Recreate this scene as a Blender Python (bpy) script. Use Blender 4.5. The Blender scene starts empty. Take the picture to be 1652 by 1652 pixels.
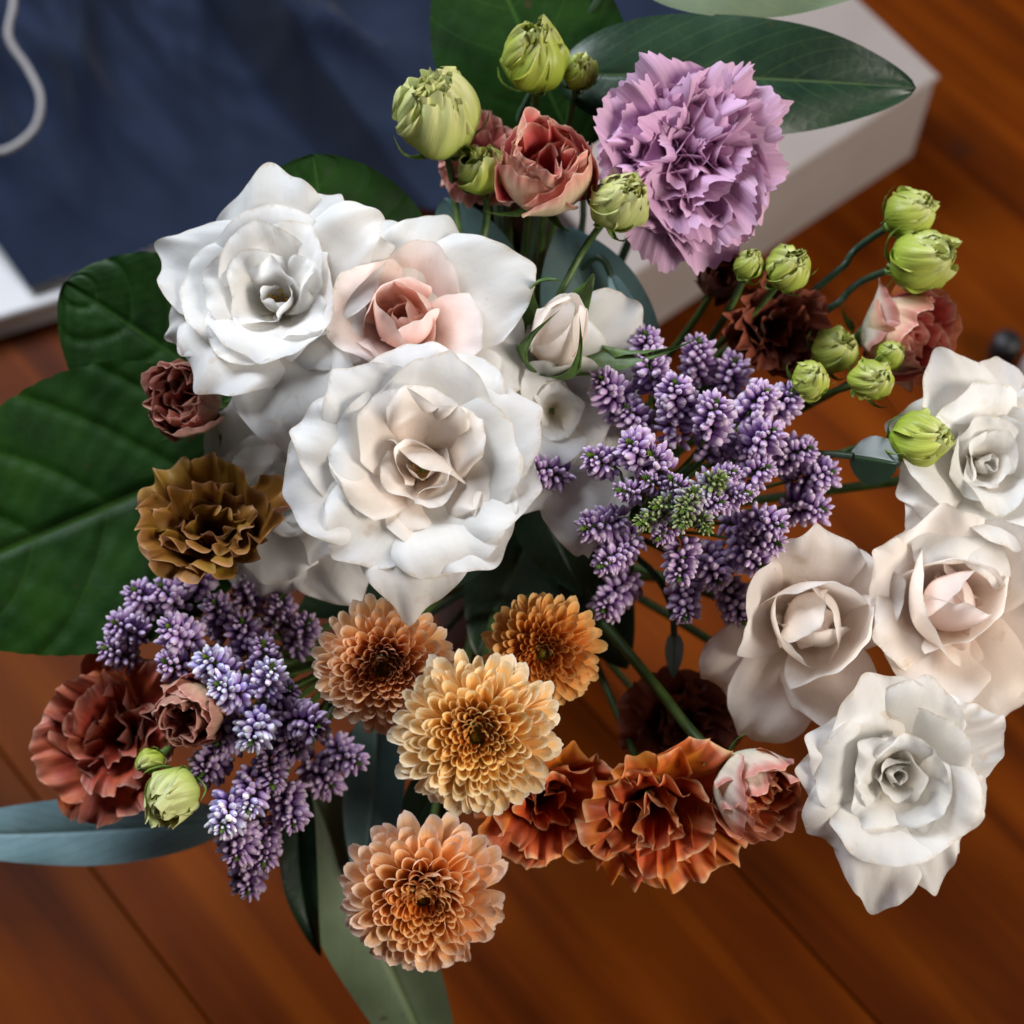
import bpy, math, random
import numpy as np
from mathutils import Matrix, Vector

# ------------------------------------------------------------------ camera, world, lights, exposure
S = bpy.context.scene
TH = math.radians(64); DIST = 0.85; LENS = 68.0; NPX = 1652.0
F = LENS / 36.0 * NPX
RIGHT = np.array([1.0, 0, 0]); VIEW = np.array([0, math.cos(TH), -math.sin(TH)]); UP = np.array([0, math.sin(TH), math.cos(TH)])
TARGET = np.array([0, 0, 0.30]); CAM = TARGET - VIEW * DIST
cd = bpy.data.cameras.new('camera'); cam = bpy.data.objects.new('camera', cd); S.collection.objects.link(cam)
cd.lens = LENS; cd.sensor_width = 36; cd.clip_start = 0.02; cd.clip_end = 50
cam.matrix_world = Matrix(((RIGHT[0], UP[0], -VIEW[0], CAM[0]), (RIGHT[1], UP[1], -VIEW[1], CAM[1]), (RIGHT[2], UP[2], -VIEW[2], CAM[2]), (0, 0, 0, 1)))
cd.dof.use_dof = True; cd.dof.focus_distance = 0.815; cd.dof.aperture_fstop = 5.0
S.camera = cam
w = bpy.data.worlds.new('World'); S.world = w; w.use_nodes = True
w.node_tree.nodes['Background'].inputs[0].default_value = (0.55, 0.68, 1.0, 1)
w.node_tree.nodes['Background'].inputs[1].default_value = 0.006

def area(name, loc, target, size, sizey, power, col):
    l = bpy.data.lights.new(name, 'AREA'); l.shape = 'RECTANGLE'; l.size = size; l.size_y = sizey; l.energy = power; l.color = col
    o = bpy.data.objects.new(name, l); S.collection.objects.link(o); o.location = loc
    o.rotation_euler = (Vector(target) - Vector(loc)).to_track_quat('-Z', 'Y').to_euler(); return o
area('window_light', (-0.70, 0.95, 1.45), (0, 0.0, 0.28), 0.95, 0.85, 47.0, (0.86, 0.92, 1.0))
area('room_light', (1.35, -0.55, 1.15), (0, 0, 0.28), 0.75, 0.65, 34.0, (1.0, 0.92, 0.82))
S.render.engine = 'CYCLES'; S.cycles.use_denoising = True; S.cycles.max_bounces = 5; S.cycles.use_adaptive_sampling = True; S.cycles.adaptive_threshold = 0.02
S.cycles.transmission_bounces = 4; S.cycles.diffuse_bounces = 4; S.cycles.caustics_reflective = False; S.cycles.caustics_refractive = False
S.view_settings.view_transform = 'Standard'; S.view_settings.look = 'None'; S.view_settings.exposure = 0.0; S.view_settings.gamma = 1.0

# ------------------------------------------------------------------ helpers
C = S.collection
def PX(px, py, h=0.0):
    t = DIST - h
    return CAM + VIEW * t + RIGHT * ((px - 826) / F * t) + UP * ((826 - py) / F * t)
def PXZ(px, py, z):
    d = VIEW + RIGHT * ((px - 826) / F) + UP * ((826 - py) / F)
    return CAM + d * ((z - CAM[2]) / d[2])
def nrm(v): return v / (np.linalg.norm(v) + 1e-12)
def axis_of(tx, ty):
    tz = math.sqrt(max(0.02, 1 - tx * tx - ty * ty))
    return nrm(RIGHT * tx + UP * ty - VIEW * tz)
def frame(a):
    x = nrm(RIGHT - a * RIGHT.dot(a)) if abs(RIGHT.dot(a)) < 0.97 else nrm(UP - a * UP.dot(a))
    y = np.cross(a, x)
    return np.stack([x, y, a], 1)
_fc = {}
def gfaces(nv, nu, flip=True):
    k = (nv, nu, flip)
    if k not in _fc:
        i = np.arange(nv - 1)[:, None] * nu + np.arange(nu - 1)[None, :]
        q = np.stack([i, i + nu, i + nu + 1, i + 1], -1) if flip else np.stack([i, i + 1, i + nu + 1, i + nu], -1)
        _fc[k] = q.reshape(-1, 4)
    return _fc[k]
def mesh(name, V, Q, mats, uv=None, mi=None, smooth=True):
    m = bpy.data.meshes.new(name); V = np.asarray(V, np.float32).reshape(-1, 3); Q = np.asarray(Q, np.int32)
    k = Q.shape[1]
    m.vertices.add(len(V)); m.vertices.foreach_set('co', V.ravel())
    m.loops.add(Q.size); m.loops.foreach_set('vertex_index', Q.ravel())
    m.polygons.add(len(Q)); m.polygons.foreach_set('loop_start', np.arange(0, Q.size, k, dtype=np.int32))
    try: m.polygons.foreach_set('loop_total', np.full(len(Q), k, np.int32))
    except Exception: pass
    for mt in (mats if isinstance(mats, (list, tuple)) else [mats]): m.materials.append(mt)
    if mi is not None: m.polygons.foreach_set('material_index', np.asarray(mi, np.int32))
    if uv is not None:
        l = m.uv_layers.new(name='UVMap'); l.data.foreach_set('uv', np.asarray(uv, np.float32)[Q.ravel()].ravel())
    m.update(calc_edges=True)
    m.polygons.foreach_set('use_smooth', np.full(len(Q), smooth, bool))
    return m
def link(name, m, parent=None, M=None, color=None):
    o = bpy.data.objects.new(name, m); C.objects.link(o)
    if parent is not None: o.parent = parent
    if M is not None: o.matrix_local = M
    if color is not None: o.color = (*color, 1)
    return o
def thing(name, label, cat, loc, Rm=None, group=None):
    o = bpy.data.objects.new(name, None); C.objects.link(o); o.empty_display_size = 0.01
    M = np.eye(4); M[:3, 3] = loc
    if Rm is not None: M[:3, :3] = Rm
    o.matrix_world = Matrix(M.tolist())
    o['label'] = label; o['category'] = cat
    if group: o['group'] = group
    o['_'] = 0; del o['_']
    return o
def tag(o, label, cat, group=None):
    o['label'] = label; o['category'] = cat
    if group: o['group'] = group
    return o
def sm(a, b, x):
    t = np.clip((x - a) / (b - a), 0, 1); return t * t * (3 - 2 * t)

# ------------------------------------------------------------------ materials
def newmat(name):
    m = bpy.data.materials.new(name); m.use_nodes = True; nt = m.node_tree; nt.nodes.clear(); return m, nt
def N(nt, t, **kw):
    n = nt.nodes.new(t)
    for k, v in kw.items():
        if k.startswith('i_'): n.inputs[int(k[2:])].default_value = v
        else: setattr(n, k, v)
    return n
def ramp(nt, fac, stops):
    r = nt.nodes.new('ShaderNodeValToRGB'); e = r.color_ramp.elements
    while len(e) < len(stops): e.new(0.5)
    for el, (p, c) in zip(e, stops): el.position = p; el.color = (*c, 1)
    nt.links.new(fac, r.inputs[0]); return r.outputs[0]
def mixc(nt, fac, a, b, mode='MIX'):
    n = nt.nodes.new('ShaderNodeMix'); n.data_type = 'RGBA'; n.blend_type = mode
    for s, v in ((n.inputs[0], fac), (n.inputs[6], a), (n.inputs[7], b)):
        if isinstance(v, (int, float)): s.default_value = v
        elif isinstance(v, tuple): s.default_value = (*v, 1)
        else: nt.links.new(v, s)
    return n.outputs[2]
def petal_mat(name, stops, back=None, edge=None, edge_at=0.93, transl=0.28, rough=0.55, streak=0.12, bump=0.25, su=26.0, sv=2.2, objcol=False, var=0.08, spots=None, mottle=None, cell=0.0):
    m, nt = newmat(name); L = nt.links.new
    uv = N(nt, 'ShaderNodeUVMap'); sep = N(nt, 'ShaderNodeSeparateXYZ'); L(uv.outputs[0], sep.inputs[0])
    col = ramp(nt, sep.outputs[1], stops)
    geo = N(nt, 'ShaderNodeNewGeometry')
    if back is not None:
        bc = ramp(nt, sep.outputs[1], back); col = mixc(nt, geo.outputs['Backfacing'], col, bc)
    oi = N(nt, 'ShaderNodeObjectInfo')
    # streaks running base to tip
    mp = N(nt, 'ShaderNodeMapping'); mp.inputs['Scale'].default_value = (su, sv, 1); L(uv.outputs[0], mp.inputs[0])
    ad = N(nt, 'ShaderNodeVectorMath', operation='ADD'); L(mp.outputs[0], ad.inputs[0])
    cmb = N(nt, 'ShaderNodeCombineXYZ'); ml = N(nt, 'ShaderNodeMath', operation='MULTIPLY', i_1=37.0); L(oi.outputs['Random'], ml.inputs[0]); L(ml.outputs[0], cmb.inputs[2]); L(cmb.outputs[0], ad.inputs[1])
    nz = N(nt, 'ShaderNodeTexNoise'); nz.inputs['Scale'].default_value = 1.0; nz.inputs['Detail'].default_value = 3; L(ad.outputs[0], nz.inputs['Vector'])
    if edge is not None:
        a1 = N(nt, 'ShaderNodeMath', operation='MULTIPLY_ADD', i_1=2.0, i_2=-1.0); L(sep.outputs[0], a1.inputs[0])
        a2 = N(nt, 'ShaderNodeMath', operation='ABSOLUTE'); L(a1.outputs[0], a2.inputs[0])
        a3 = N(nt, 'ShaderNodeMath', operation='MAXIMUM'); L(a2.outputs[0], a3.inputs[0]); L(sep.outputs[1], a3.inputs[1])
        a4 = N(nt, 'ShaderNodeMath', operation='MULTIPLY_ADD', i_1=0.12, i_2=-0.06); L(nz.outputs[0], a4.inputs[0])
        a5 = N(nt, 'ShaderNodeMath', operation='ADD'); L(a3.outputs[0], a5.inputs[0]); L(a4.outputs[0], a5.inputs[1])
        mr = N(nt, 'ShaderNodeMapRange'); mr.inputs[1].default_value = edge_at; mr.inputs[2].default_value = 1.0; L(a5.outputs[0], mr.inputs[0])
        col = mixc(nt, mr.outputs[0], col, edge)
    mr2 = N(nt, 'ShaderNodeMapRange'); mr2.inputs[1].default_value = 0.25; mr2.inputs[2].default_value = 0.75; mr2.inputs[3].default_value = 1 - streak; mr2.inputs[4].default_value = 1 + streak; L(nz.outputs[0], mr2.inputs[0])
    col = mixc(nt, 1.0, col, mr2.outputs[0], 'MULTIPLY')
    mr3 = N(nt, 'ShaderNodeMapRange'); mr3.inputs[3].default_value = 1 - var; mr3.inputs[4].default_value = 1 + var * 0.6; L(oi.outputs['Random'], mr3.inputs[0])
    col = mixc(nt, 1.0, col, mr3.outputs[0], 'MULTIPLY')
    if objcol: col = mixc(nt, 1.0, col, oi.outputs['Color'], 'MULTIPLY')
    if mottle is not None:
        tcm = N(nt, 'ShaderNodeTexCoord'); nm_ = N(nt, 'ShaderNodeTexNoise'); nm_.inputs['Scale'].default_value = 55; nm_.inputs['Detail'].default_value = 3; L(tcm.outputs['Object'], nm_.inputs['Vector'])
        rm_ = N(nt, 'ShaderNodeMapRange'); rm_.inputs[1].default_value = 0.48; rm_.inputs[2].default_value = 0.72; rm_.inputs[4].default_value = 0.85; L(nm_.outputs[0], rm_.inputs[0]); col = mixc(nt, rm_.outputs[0], col, mottle)
    if spots is not None:                                     # small bruises and browned flecks
        tc = N(nt, 'ShaderNodeTexCoord'); n2 = N(nt, 'ShaderNodeTexNoise'); n2.inputs['Scale'].default_value = 60; n2.inputs['Detail'].default_value = 4; L(tc.outputs['Object'], n2.inputs['Vector'])
        r2 = N(nt, 'ShaderNodeMapRange'); r2.inputs[1].default_value = 0.68; r2.inputs[2].default_value = 0.78; L(n2.outputs[0], r2.inputs[0])
        g = N(nt, 'ShaderNodeMath', operation='MULTIPLY', i_1=0.6); L(r2.outputs[0], g.inputs[0]); col = mixc(nt, g.outputs[0], col, spots)
    bp = N(nt, 'ShaderNodeBump'); bp.inputs['Strength'].default_value = bump; bp.inputs['Distance'].default_value = 0.0012; L(nz.outputs[0], bp.inputs['Height'])
    if cell:                                                  # velvety cell grain of a smooth petal
        tcc = N(nt, 'ShaderNodeTexCoord'); n5 = N(nt, 'ShaderNodeTexNoise'); n5.inputs['Scale'].default_value = 160; n5.inputs['Detail'].default_value = 5; L(tcc.outputs['Object'], n5.inputs['Vector'])
        b5 = N(nt, 'ShaderNodeBump'); b5.inputs['Strength'].default_value = cell; b5.inputs['Distance'].default_value = 0.0015; L(n5.outputs[0], b5.inputs['Height']); L(bp.outputs[0], b5.inputs['Normal']); bp = b5
    p = N(nt, 'ShaderNodeBsdfPrincipled'); p.inputs['Roughness'].default_value = rough; p.inputs['Specular IOR Level'].default_value = 0.3
    L(col, p.inputs['Base Color']); L(bp.outputs[0], p.inputs['Normal'])
    t = N(nt, 'ShaderNodeBsdfTranslucent'); L(col, t.inputs[0]); L(bp.outputs[0], t.inputs[1])
    mx = N(nt, 'ShaderNodeMixShader'); mx.inputs[0].default_value = transl; L(p.outputs[0], mx.inputs[1]); L(t.outputs[0], mx.inputs[2])
    o = N(nt, 'ShaderNodeOutputMaterial'); L(mx.outputs[0], o.inputs[0]); return m
def plain_mat(name, c1, c2, scale=80, rough=0.5, bump=0.2, transl=0.0, objcol=False, spec=0.4, dist=0.001):
    m, nt = newmat(name); L = nt.links.new
    tc = N(nt, 'ShaderNodeTexCoord'); nz = N(nt, 'ShaderNodeTexNoise'); nz.inputs['Scale'].default_value = scale; nz.inputs['Detail'].default_value = 5; L(tc.outputs['Object'], nz.inputs['Vector'])
    col = ramp(nt, nz.outputs[0], [(0.3, c1), (0.7, c2)])
    if objcol:
        oi = N(nt, 'ShaderNodeObjectInfo'); col = mixc(nt, 1.0, col, oi.outputs['Color'], 'MULTIPLY')
    bp = N(nt, 'ShaderNodeBump'); bp.inputs['Strength'].default_value = bump; bp.inputs['Distance'].default_value = dist; L(nz.outputs[0], bp.inputs['Height'])
    p = N(nt, 'ShaderNodeBsdfPrincipled'); p.inputs['Roughness'].default_value = rough; p.inputs['Specular IOR Level'].default_value = spec; L(col, p.inputs['Base Color']); L(bp.outputs[0], p.inputs['Normal'])
    o = N(nt, 'ShaderNodeOutputMaterial'); sh = p.outputs[0]
    if transl:
        t = N(nt, 'ShaderNodeBsdfTranslucent'); L(col, t.inputs[0]); mx = N(nt, 'ShaderNodeMixShader'); mx.inputs[0].default_value = transl; L(sh, mx.inputs[1]); L(t.outputs[0], mx.inputs[2]); sh = mx.outputs[0]
    L(sh, o.inputs[0]); return m
def leaf_mat(name, c1, c2, vein, back, rough=0.42, nveins=7, spec=0.4, transl=0.15, vw=0.10):
    m, nt = newmat(name); L = nt.links.new
    uv = N(nt, 'ShaderNodeUVMap'); sep = N(nt, 'ShaderNodeSeparateXYZ'); L(uv.outputs[0], sep.inputs[0])
    a1 = N(nt, 'ShaderNodeMath', operation='MULTIPLY_ADD', i_1=2.0, i_2=-1.0); L(sep.outputs[0], a1.inputs[0])
    a2 = N(nt, 'ShaderNodeMath', operation='ABSOLUTE'); L(a1.outputs[0], a2.inputs[0])
    tc = N(nt, 'ShaderNodeTexCoord'); nz = N(nt, 'ShaderNodeTexNoise'); nz.inputs['Scale'].default_value = 45; nz.inputs['Detail'].default_value = 6; L(tc.outputs['Object'], nz.inputs['Vector'])
    col = ramp(nt, nz.outputs[0], [(0.32, c1), (0.68, c2)])
    mid = N(nt, 'ShaderNodeMapRange'); mid.inputs[1].default_value = 0.035; mid.inputs[2].default_value = 0.01; L(a2.outputs[0], mid.inputs[0])
    # side veins sweep from the midrib towards the tip
    b1 = N(nt, 'ShaderNodeMath', operation='POWER', i_1=1.25); L(a2.outputs[0], b1.inputs[0])
    b2 = N(nt, 'ShaderNodeMath', operation='MULTIPLY_ADD', i_1=-0.30); L(b1.outputs[0], b2.inputs[0]); L(sep.outputs[1], b2.inputs[2])
    b3 = N(nt, 'ShaderNodeMath', operation='MULTIPLY', i_1=float(nveins)); L(b2.outputs[0], b3.inputs[0])
    b4 = N(nt, 'ShaderNodeMath', operation='PINGPONG', i_1=0.5); L(b3.outputs[0], b4.inputs[0])
    sv = N(nt, 'ShaderNodeMapRange'); sv.inputs[1].default_value = vw; sv.inputs[2].default_value = 0.0; sv.inputs[4].default_value = 0.35; L(b4.outputs[0], sv.inputs[0])
    mx = N(nt, 'ShaderNodeMath', operation='MAXIMUM'); L(mid.outputs[0], mx.inputs[0]); L(sv.outputs[0], mx.inputs[1])
    v2 = N(nt, 'ShaderNodeTexVoronoi'); v2.feature = 'DISTANCE_TO_EDGE'; v2.inputs['Scale'].default_value = 95
    dz = N(nt, 'ShaderNodeTexNoise'); dz.inputs['Scale'].default_value = 60; L(tc.outputs['Object'], dz.inputs['Vector']); dm = N(nt, 'ShaderNodeMix'); dm.data_type = 'VECTOR'; dm.inputs[0].default_value = 0.012; L(tc.outputs['Object'], dm.inputs[4]); L(dz.outputs['Color'], dm.inputs[5]); L(dm.outputs[1], v2.inputs['Vector'])
    f2 = N(nt, 'ShaderNodeMapRange'); f2.inputs[1].default_value = 0.07; f2.inputs[2].default_value = 0.0; f2.inputs[4].default_value = 0.10; L(v2.outputs['Distance'], f2.inputs[0]); col = mixc(nt, f2.outputs[0], col, vein)
    s2 = N(nt, 'ShaderNodeTexNoise'); s2.inputs['Scale'].default_value = 110; s2.inputs['Detail'].default_value = 4; L(tc.outputs['Object'], s2.inputs['Vector'])
    s3 = N(nt, 'ShaderNodeMapRange'); s3.inputs[1].default_value = 0.70; s3.inputs[2].default_value = 0.76; s3.inputs[4].default_value = 0.7; L(s2.outputs[0], s3.inputs[0]); col = mixc(nt, s3.outputs[0], col, (0.05, 0.035, 0.015))
    col = mixc(nt, mx.outputs[0], col, vein)
    geo = N(nt, 'ShaderNodeNewGeometry'); col = mixc(nt, geo.outputs['Backfacing'], col, back)
    vo = N(nt, 'ShaderNodeTexVoronoi'); vo.feature = 'DISTANCE_TO_EDGE'; vo.inputs['Scale'].default_value = 170; L(tc.outputs['Object'], vo.inputs['Vector'])
    bp = N(nt, 'ShaderNodeBump'); bp.inputs['Strength'].default_value = 0.07; bp.inputs['Distance'].default_value = 0.002; L(vo.outputs[0], bp.inputs['Height'])
    p = N(nt, 'ShaderNodeBsdfPrincipled'); p.inputs['Roughness'].default_value = rough; p.inputs['Specular IOR Level'].default_value = spec; L(col, p.inputs['Base Color']); L(bp.outputs[0], p.inputs['Normal'])
    t = N(nt, 'ShaderNodeBsdfTranslucent'); L(col, t.inputs[0]); ms = N(nt, 'ShaderNodeMixShader'); ms.inputs[0].default_value = transl; L(p.outputs[0], ms.inputs[1]); L(t.outputs[0], ms.inputs[2])
    o = N(nt, 'ShaderNodeOutputMaterial'); L(ms.outputs[0], o.inputs[0]); return m

M = {}
RK = dict(streak=0.022, su=34, sv=1.6, bump=0.05, cell=0.20, transl=0.48, var=0.03, edge=(0.80, 0.74, 0.66), edge_at=0.97, spots=(0.62, 0.42, 0.22), rough=0.5)
M['rose_white'] = petal_mat('rose_white', [(0, (0.86, 0.77, 0.56)), (0.35, (0.89, 0.85, 0.79)), (0.8, (0.90, 0.89, 0.87)), (1, (0.91, 0.91, 0.91))], **RK)
M['rose_cream'] = petal_mat('rose_cream', [(0, (0.90, 0.70, 0.52)), (0.4, (0.93, 0.81, 0.72)), (0.85, (0.94, 0.86, 0.79)), (1, (0.94, 0.89, 0.85))], **RK)
M['rose_blush'] = petal_mat('rose_blush', [(0, (0.91, 0.58, 0.46)), (0.5, (0.93, 0.72, 0.65)), (1, (0.94, 0.84, 0.80))], **RK)
M['rose_pink'] = petal_mat('rose_pink', [(0, (0.84, 0.36, 0.25)), (0.55, (0.88, 0.54, 0.45)), (1, (0.90, 0.72, 0.66))], **RK)
M['mum'] = petal_mat('mum', [(0, (0.70, 0.22, 0.025)), (0.45, (0.95, 0.49, 0.12)), (0.85, (0.96, 0.66, 0.32)), (1, (0.96, 0.87, 0.70))], back=[(0, (0.80, 0.48, 0.22)), (1, (0.95, 0.82, 0.68))], streak=0.09, bump=0.25, su=9, sv=1.2, transl=0.40, objcol=True, var=0.12)
M['carn'] = petal_mat('carn', [(0, (0.28, 0.09, 0.27)), (0.5, (0.50, 0.24, 0.46)), (1, (0.68, 0.43, 0.61))], streak=0.14, bump=0.4, su=34, transl=0.22, var=0.12)
M['lis_rust'] = petal_mat('lis_rust', [(0, (0.08, 0.006, 0.004)), (0.35, (0.30, 0.022, 0.010)), (0.7, (0.52, 0.07, 0.016)), (0.92, (0.64, 0.15, 0.05)), (1, (0.72, 0.30, 0.17))], back=[(0, (0.50, 0.50, 0.24)), (0.5, (0.58, 0.30, 0.12)), (1, (0.62, 0.24, 0.16))], edge=(0.80, 0.46, 0.24), edge_at=0.94, streak=0.22, bump=0.3, su=22, transl=0.36, var=0.35, mottle=(0.78, 0.27, 0.018))
M['lis_brown'] = petal_mat('lis_brown', [(0, (0.03, 0.008, 0.002)), (0.4, (0.13, 0.045, 0.006)), (0.85, (0.25, 0.105, 0.015)), (1, (0.36, 0.17, 0.05))], back=[(0, (0.30, 0.24, 0.05)), (0.6, (0.20, 0.085, 0.03)), (1, (0.26, 0.11, 0.06))], edge=(0.46, 0.25, 0.13), edge_at=0.95, streak=0.2, bump=0.3, su=18, transl=0.32, var=0.2, mottle=(0.30, 0.20, 0.015))
M['lis_pink'] = petal_mat('lis_pink', [(0, (0.18, 0.010, 0.012)), (0.45, (0.50, 0.035, 0.06)), (0.85, (0.62, 0.13, 0.12)), (1, (0.70, 0.34, 0.27))], back=[(0, (0.66, 0.66, 0.34)), (0.35, (0.90, 0.80, 0.50)), (0.75, (0.90, 0.70, 0.48)), (0.94, (0.72, 0.34, 0.26)), (1, (0.64, 0.22, 0.18))], edge=(0.76, 0.50, 0.40), edge_at=0.965, streak=0.10, bump=0.3, su=22, transl=0.30, var=0.15)
M['lis_dusk'] = petal_mat('lis_dusk', [(0, (0.10, 0.01, 0.012)), (0.5, (0.32, 0.05, 0.05)), (0.85, (0.48, 0.15, 0.12)), (1, (0.58, 0.29, 0.23))], back=[(0, (0.60, 0.54, 0.24)), (0.6, (0.60, 0.42, 0.26)), (1, (0.50, 0.22, 0.18))], edge=(0.64, 0.38, 0.30), edge_at=0.96, streak=0.14, bump=0.3, su=22, transl=0.30, var=0.15)
M['lis_deep_shade'] = petal_mat('lis_deep_shade', [(0, (0.04, 0.006, 0.004)), (0.5, (0.11, 0.022, 0.012)), (0.85, (0.20, 0.05, 0.028)), (1, (0.28, 0.09, 0.055))], back=[(0, (0.40, 0.34, 0.18)), (0.6, (0.36, 0.24, 0.18)), (1, (0.28, 0.10, 0.08))], streak=0.16, bump=0.4, su=22, transl=0.22, var=0.15)  # deep brown petals, with the shade on these blooms darkened into the colour
M['lis_pale'] = petal_mat('lis_pale', [(0, (0.30, 0.10, 0.03)), (0.5, (0.60, 0.18, 0.06)), (1, (0.66, 0.26, 0.15))], back=[(0, (0.58, 0.66, 0.34)), (0.5, (0.82, 0.80, 0.64)), (0.8, (0.80, 0.68, 0.58)), (0.93, (0.62, 0.28, 0.24)), (1, (0.58, 0.22, 0.18))], edge=(0.66, 0.36, 0.28), edge_at=0.97, streak=0.08, bump=0.25, transl=0.28)
M['lis_maroon'] = petal_mat('lis_maroon', [(0, (0.06, 0.005, 0.004)), (0.4, (0.24, 0.018, 0.014)), (0.75, (0.40, 0.06, 0.03)), (1, (0.52, 0.19, 0.14))], back=[(0, (0.40, 0.34, 0.16)), (0.6, (0.46, 0.20, 0.14)), (1, (0.48, 0.2, 0.16))], edge=(0.60, 0.32, 0.24), edge_at=0.95, streak=0.2, bump=0.3, su=22, transl=0.3, var=0.3, mottle=(0.58, 0.14, 0.035))
M['bud'] = petal_mat('bud', [(0, (0.20, 0.32, 0.02)), (0.5, (0.38, 0.47, 0.05)), (1, (0.56, 0.60, 0.18))], back=[(0, (0.17, 0.30, 0.02)), (0.45, (0.34, 0.44, 0.045)), (0.85, (0.48, 0.54, 0.11)), (1, (0.62, 0.64, 0.28))], streak=0.16, bump=0.5, su=14, sv=1.5, transl=0.25, rough=0.38, var=0.15)
M['bud_pale'] = petal_mat('bud_pale', [(0, (0.26, 0.38, 0.05)), (0.5, (0.46, 0.54, 0.13)), (1, (0.66, 0.67, 0.32))], streak=0.10, bump=0.4, su=14, sv=1.5, transl=0.28, rough=0.4, var=0.1)
M['sepal'] = plain_mat('sepal', (0.045, 0.10, 0.02), (0.11, 0.19, 0.04), scale=200, rough=0.45, transl=0.15)
M['calyx'] = plain_mat('calyx', (0.12, 0.22, 0.04), (0.24, 0.34, 0.08), scale=200, rough=0.4, transl=0.1)
M['stem'] = plain_mat('stem', (0.035, 0.075, 0.018), (0.09, 0.15, 0.035), scale=120, rough=0.45)
M['stem_dark'] = plain_mat('stem_dark', (0.015, 0.035, 0.02), (0.04, 0.075, 0.035), scale=120, rough=0.45)
M['floret'] = petal_mat('floret', [(0, (0.18, 0.05, 0.26)), (0.4, (0.46, 0.27, 0.60)), (0.8, (0.70, 0.53, 0.78)), (1, (0.88, 0.78, 0.88))], streak=0.12, bump=0.2, su=8, transl=0.2, objcol=True, var=0.25)
M['tuft'] = plain_mat('tuft', (0.06, 0.13, 0.02), (0.17, 0.27, 0.05), scale=400, rough=0.5, objcol=True)
M['stamen'] = plain_mat('stamen', (0.55, 0.30, 0.05), (0.75, 0.50, 0.12), scale=300, rough=0.6)
M['leaf_bright'] = leaf_mat('leaf_bright', (0.005, 0.027, 0.0015), (0.013, 0.056, 0.003), (0.03, 0.085, 0.010), (0.07, 0.13, 0.05), rough=0.55, spec=0.22, nveins=5, vw=0.05, transl=0.2)
M['leaf_dark'] = leaf_mat('leaf_dark', (0.010, 0.028, 0.016), (0.022, 0.05, 0.026), (0.06, 0.10, 0.04), (0.06, 0.10, 0.07), rough=0.32, nveins=11, vw=0.08, transl=0.08)
M['leaf_teal'] = leaf_mat('leaf_teal', (0.045, 0.10, 0.10), (0.075, 0.14, 0.14), (0.09, 0.16, 0.14), (0.10, 0.16, 0.15), rough=0.5, nveins=10, vw=0.08)
M['leaf_blue'] = leaf_mat('leaf_blue', (0.16, 0.28, 0.32), (0.22, 0.35, 0.39), (0.07, 0.14, 0.13), (0.06, 0.14, 0.06), rough=0.5, nveins=10, vw=0.10)
M['leaf_grey'] = leaf_mat('leaf_grey', (0.11, 0.155, 0.09), (0.15, 0.20, 0.12), (0.18, 0.23, 0.09), (0.10, 0.14, 0.08), rough=0.5, nveins=9, vw=0.08)

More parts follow.
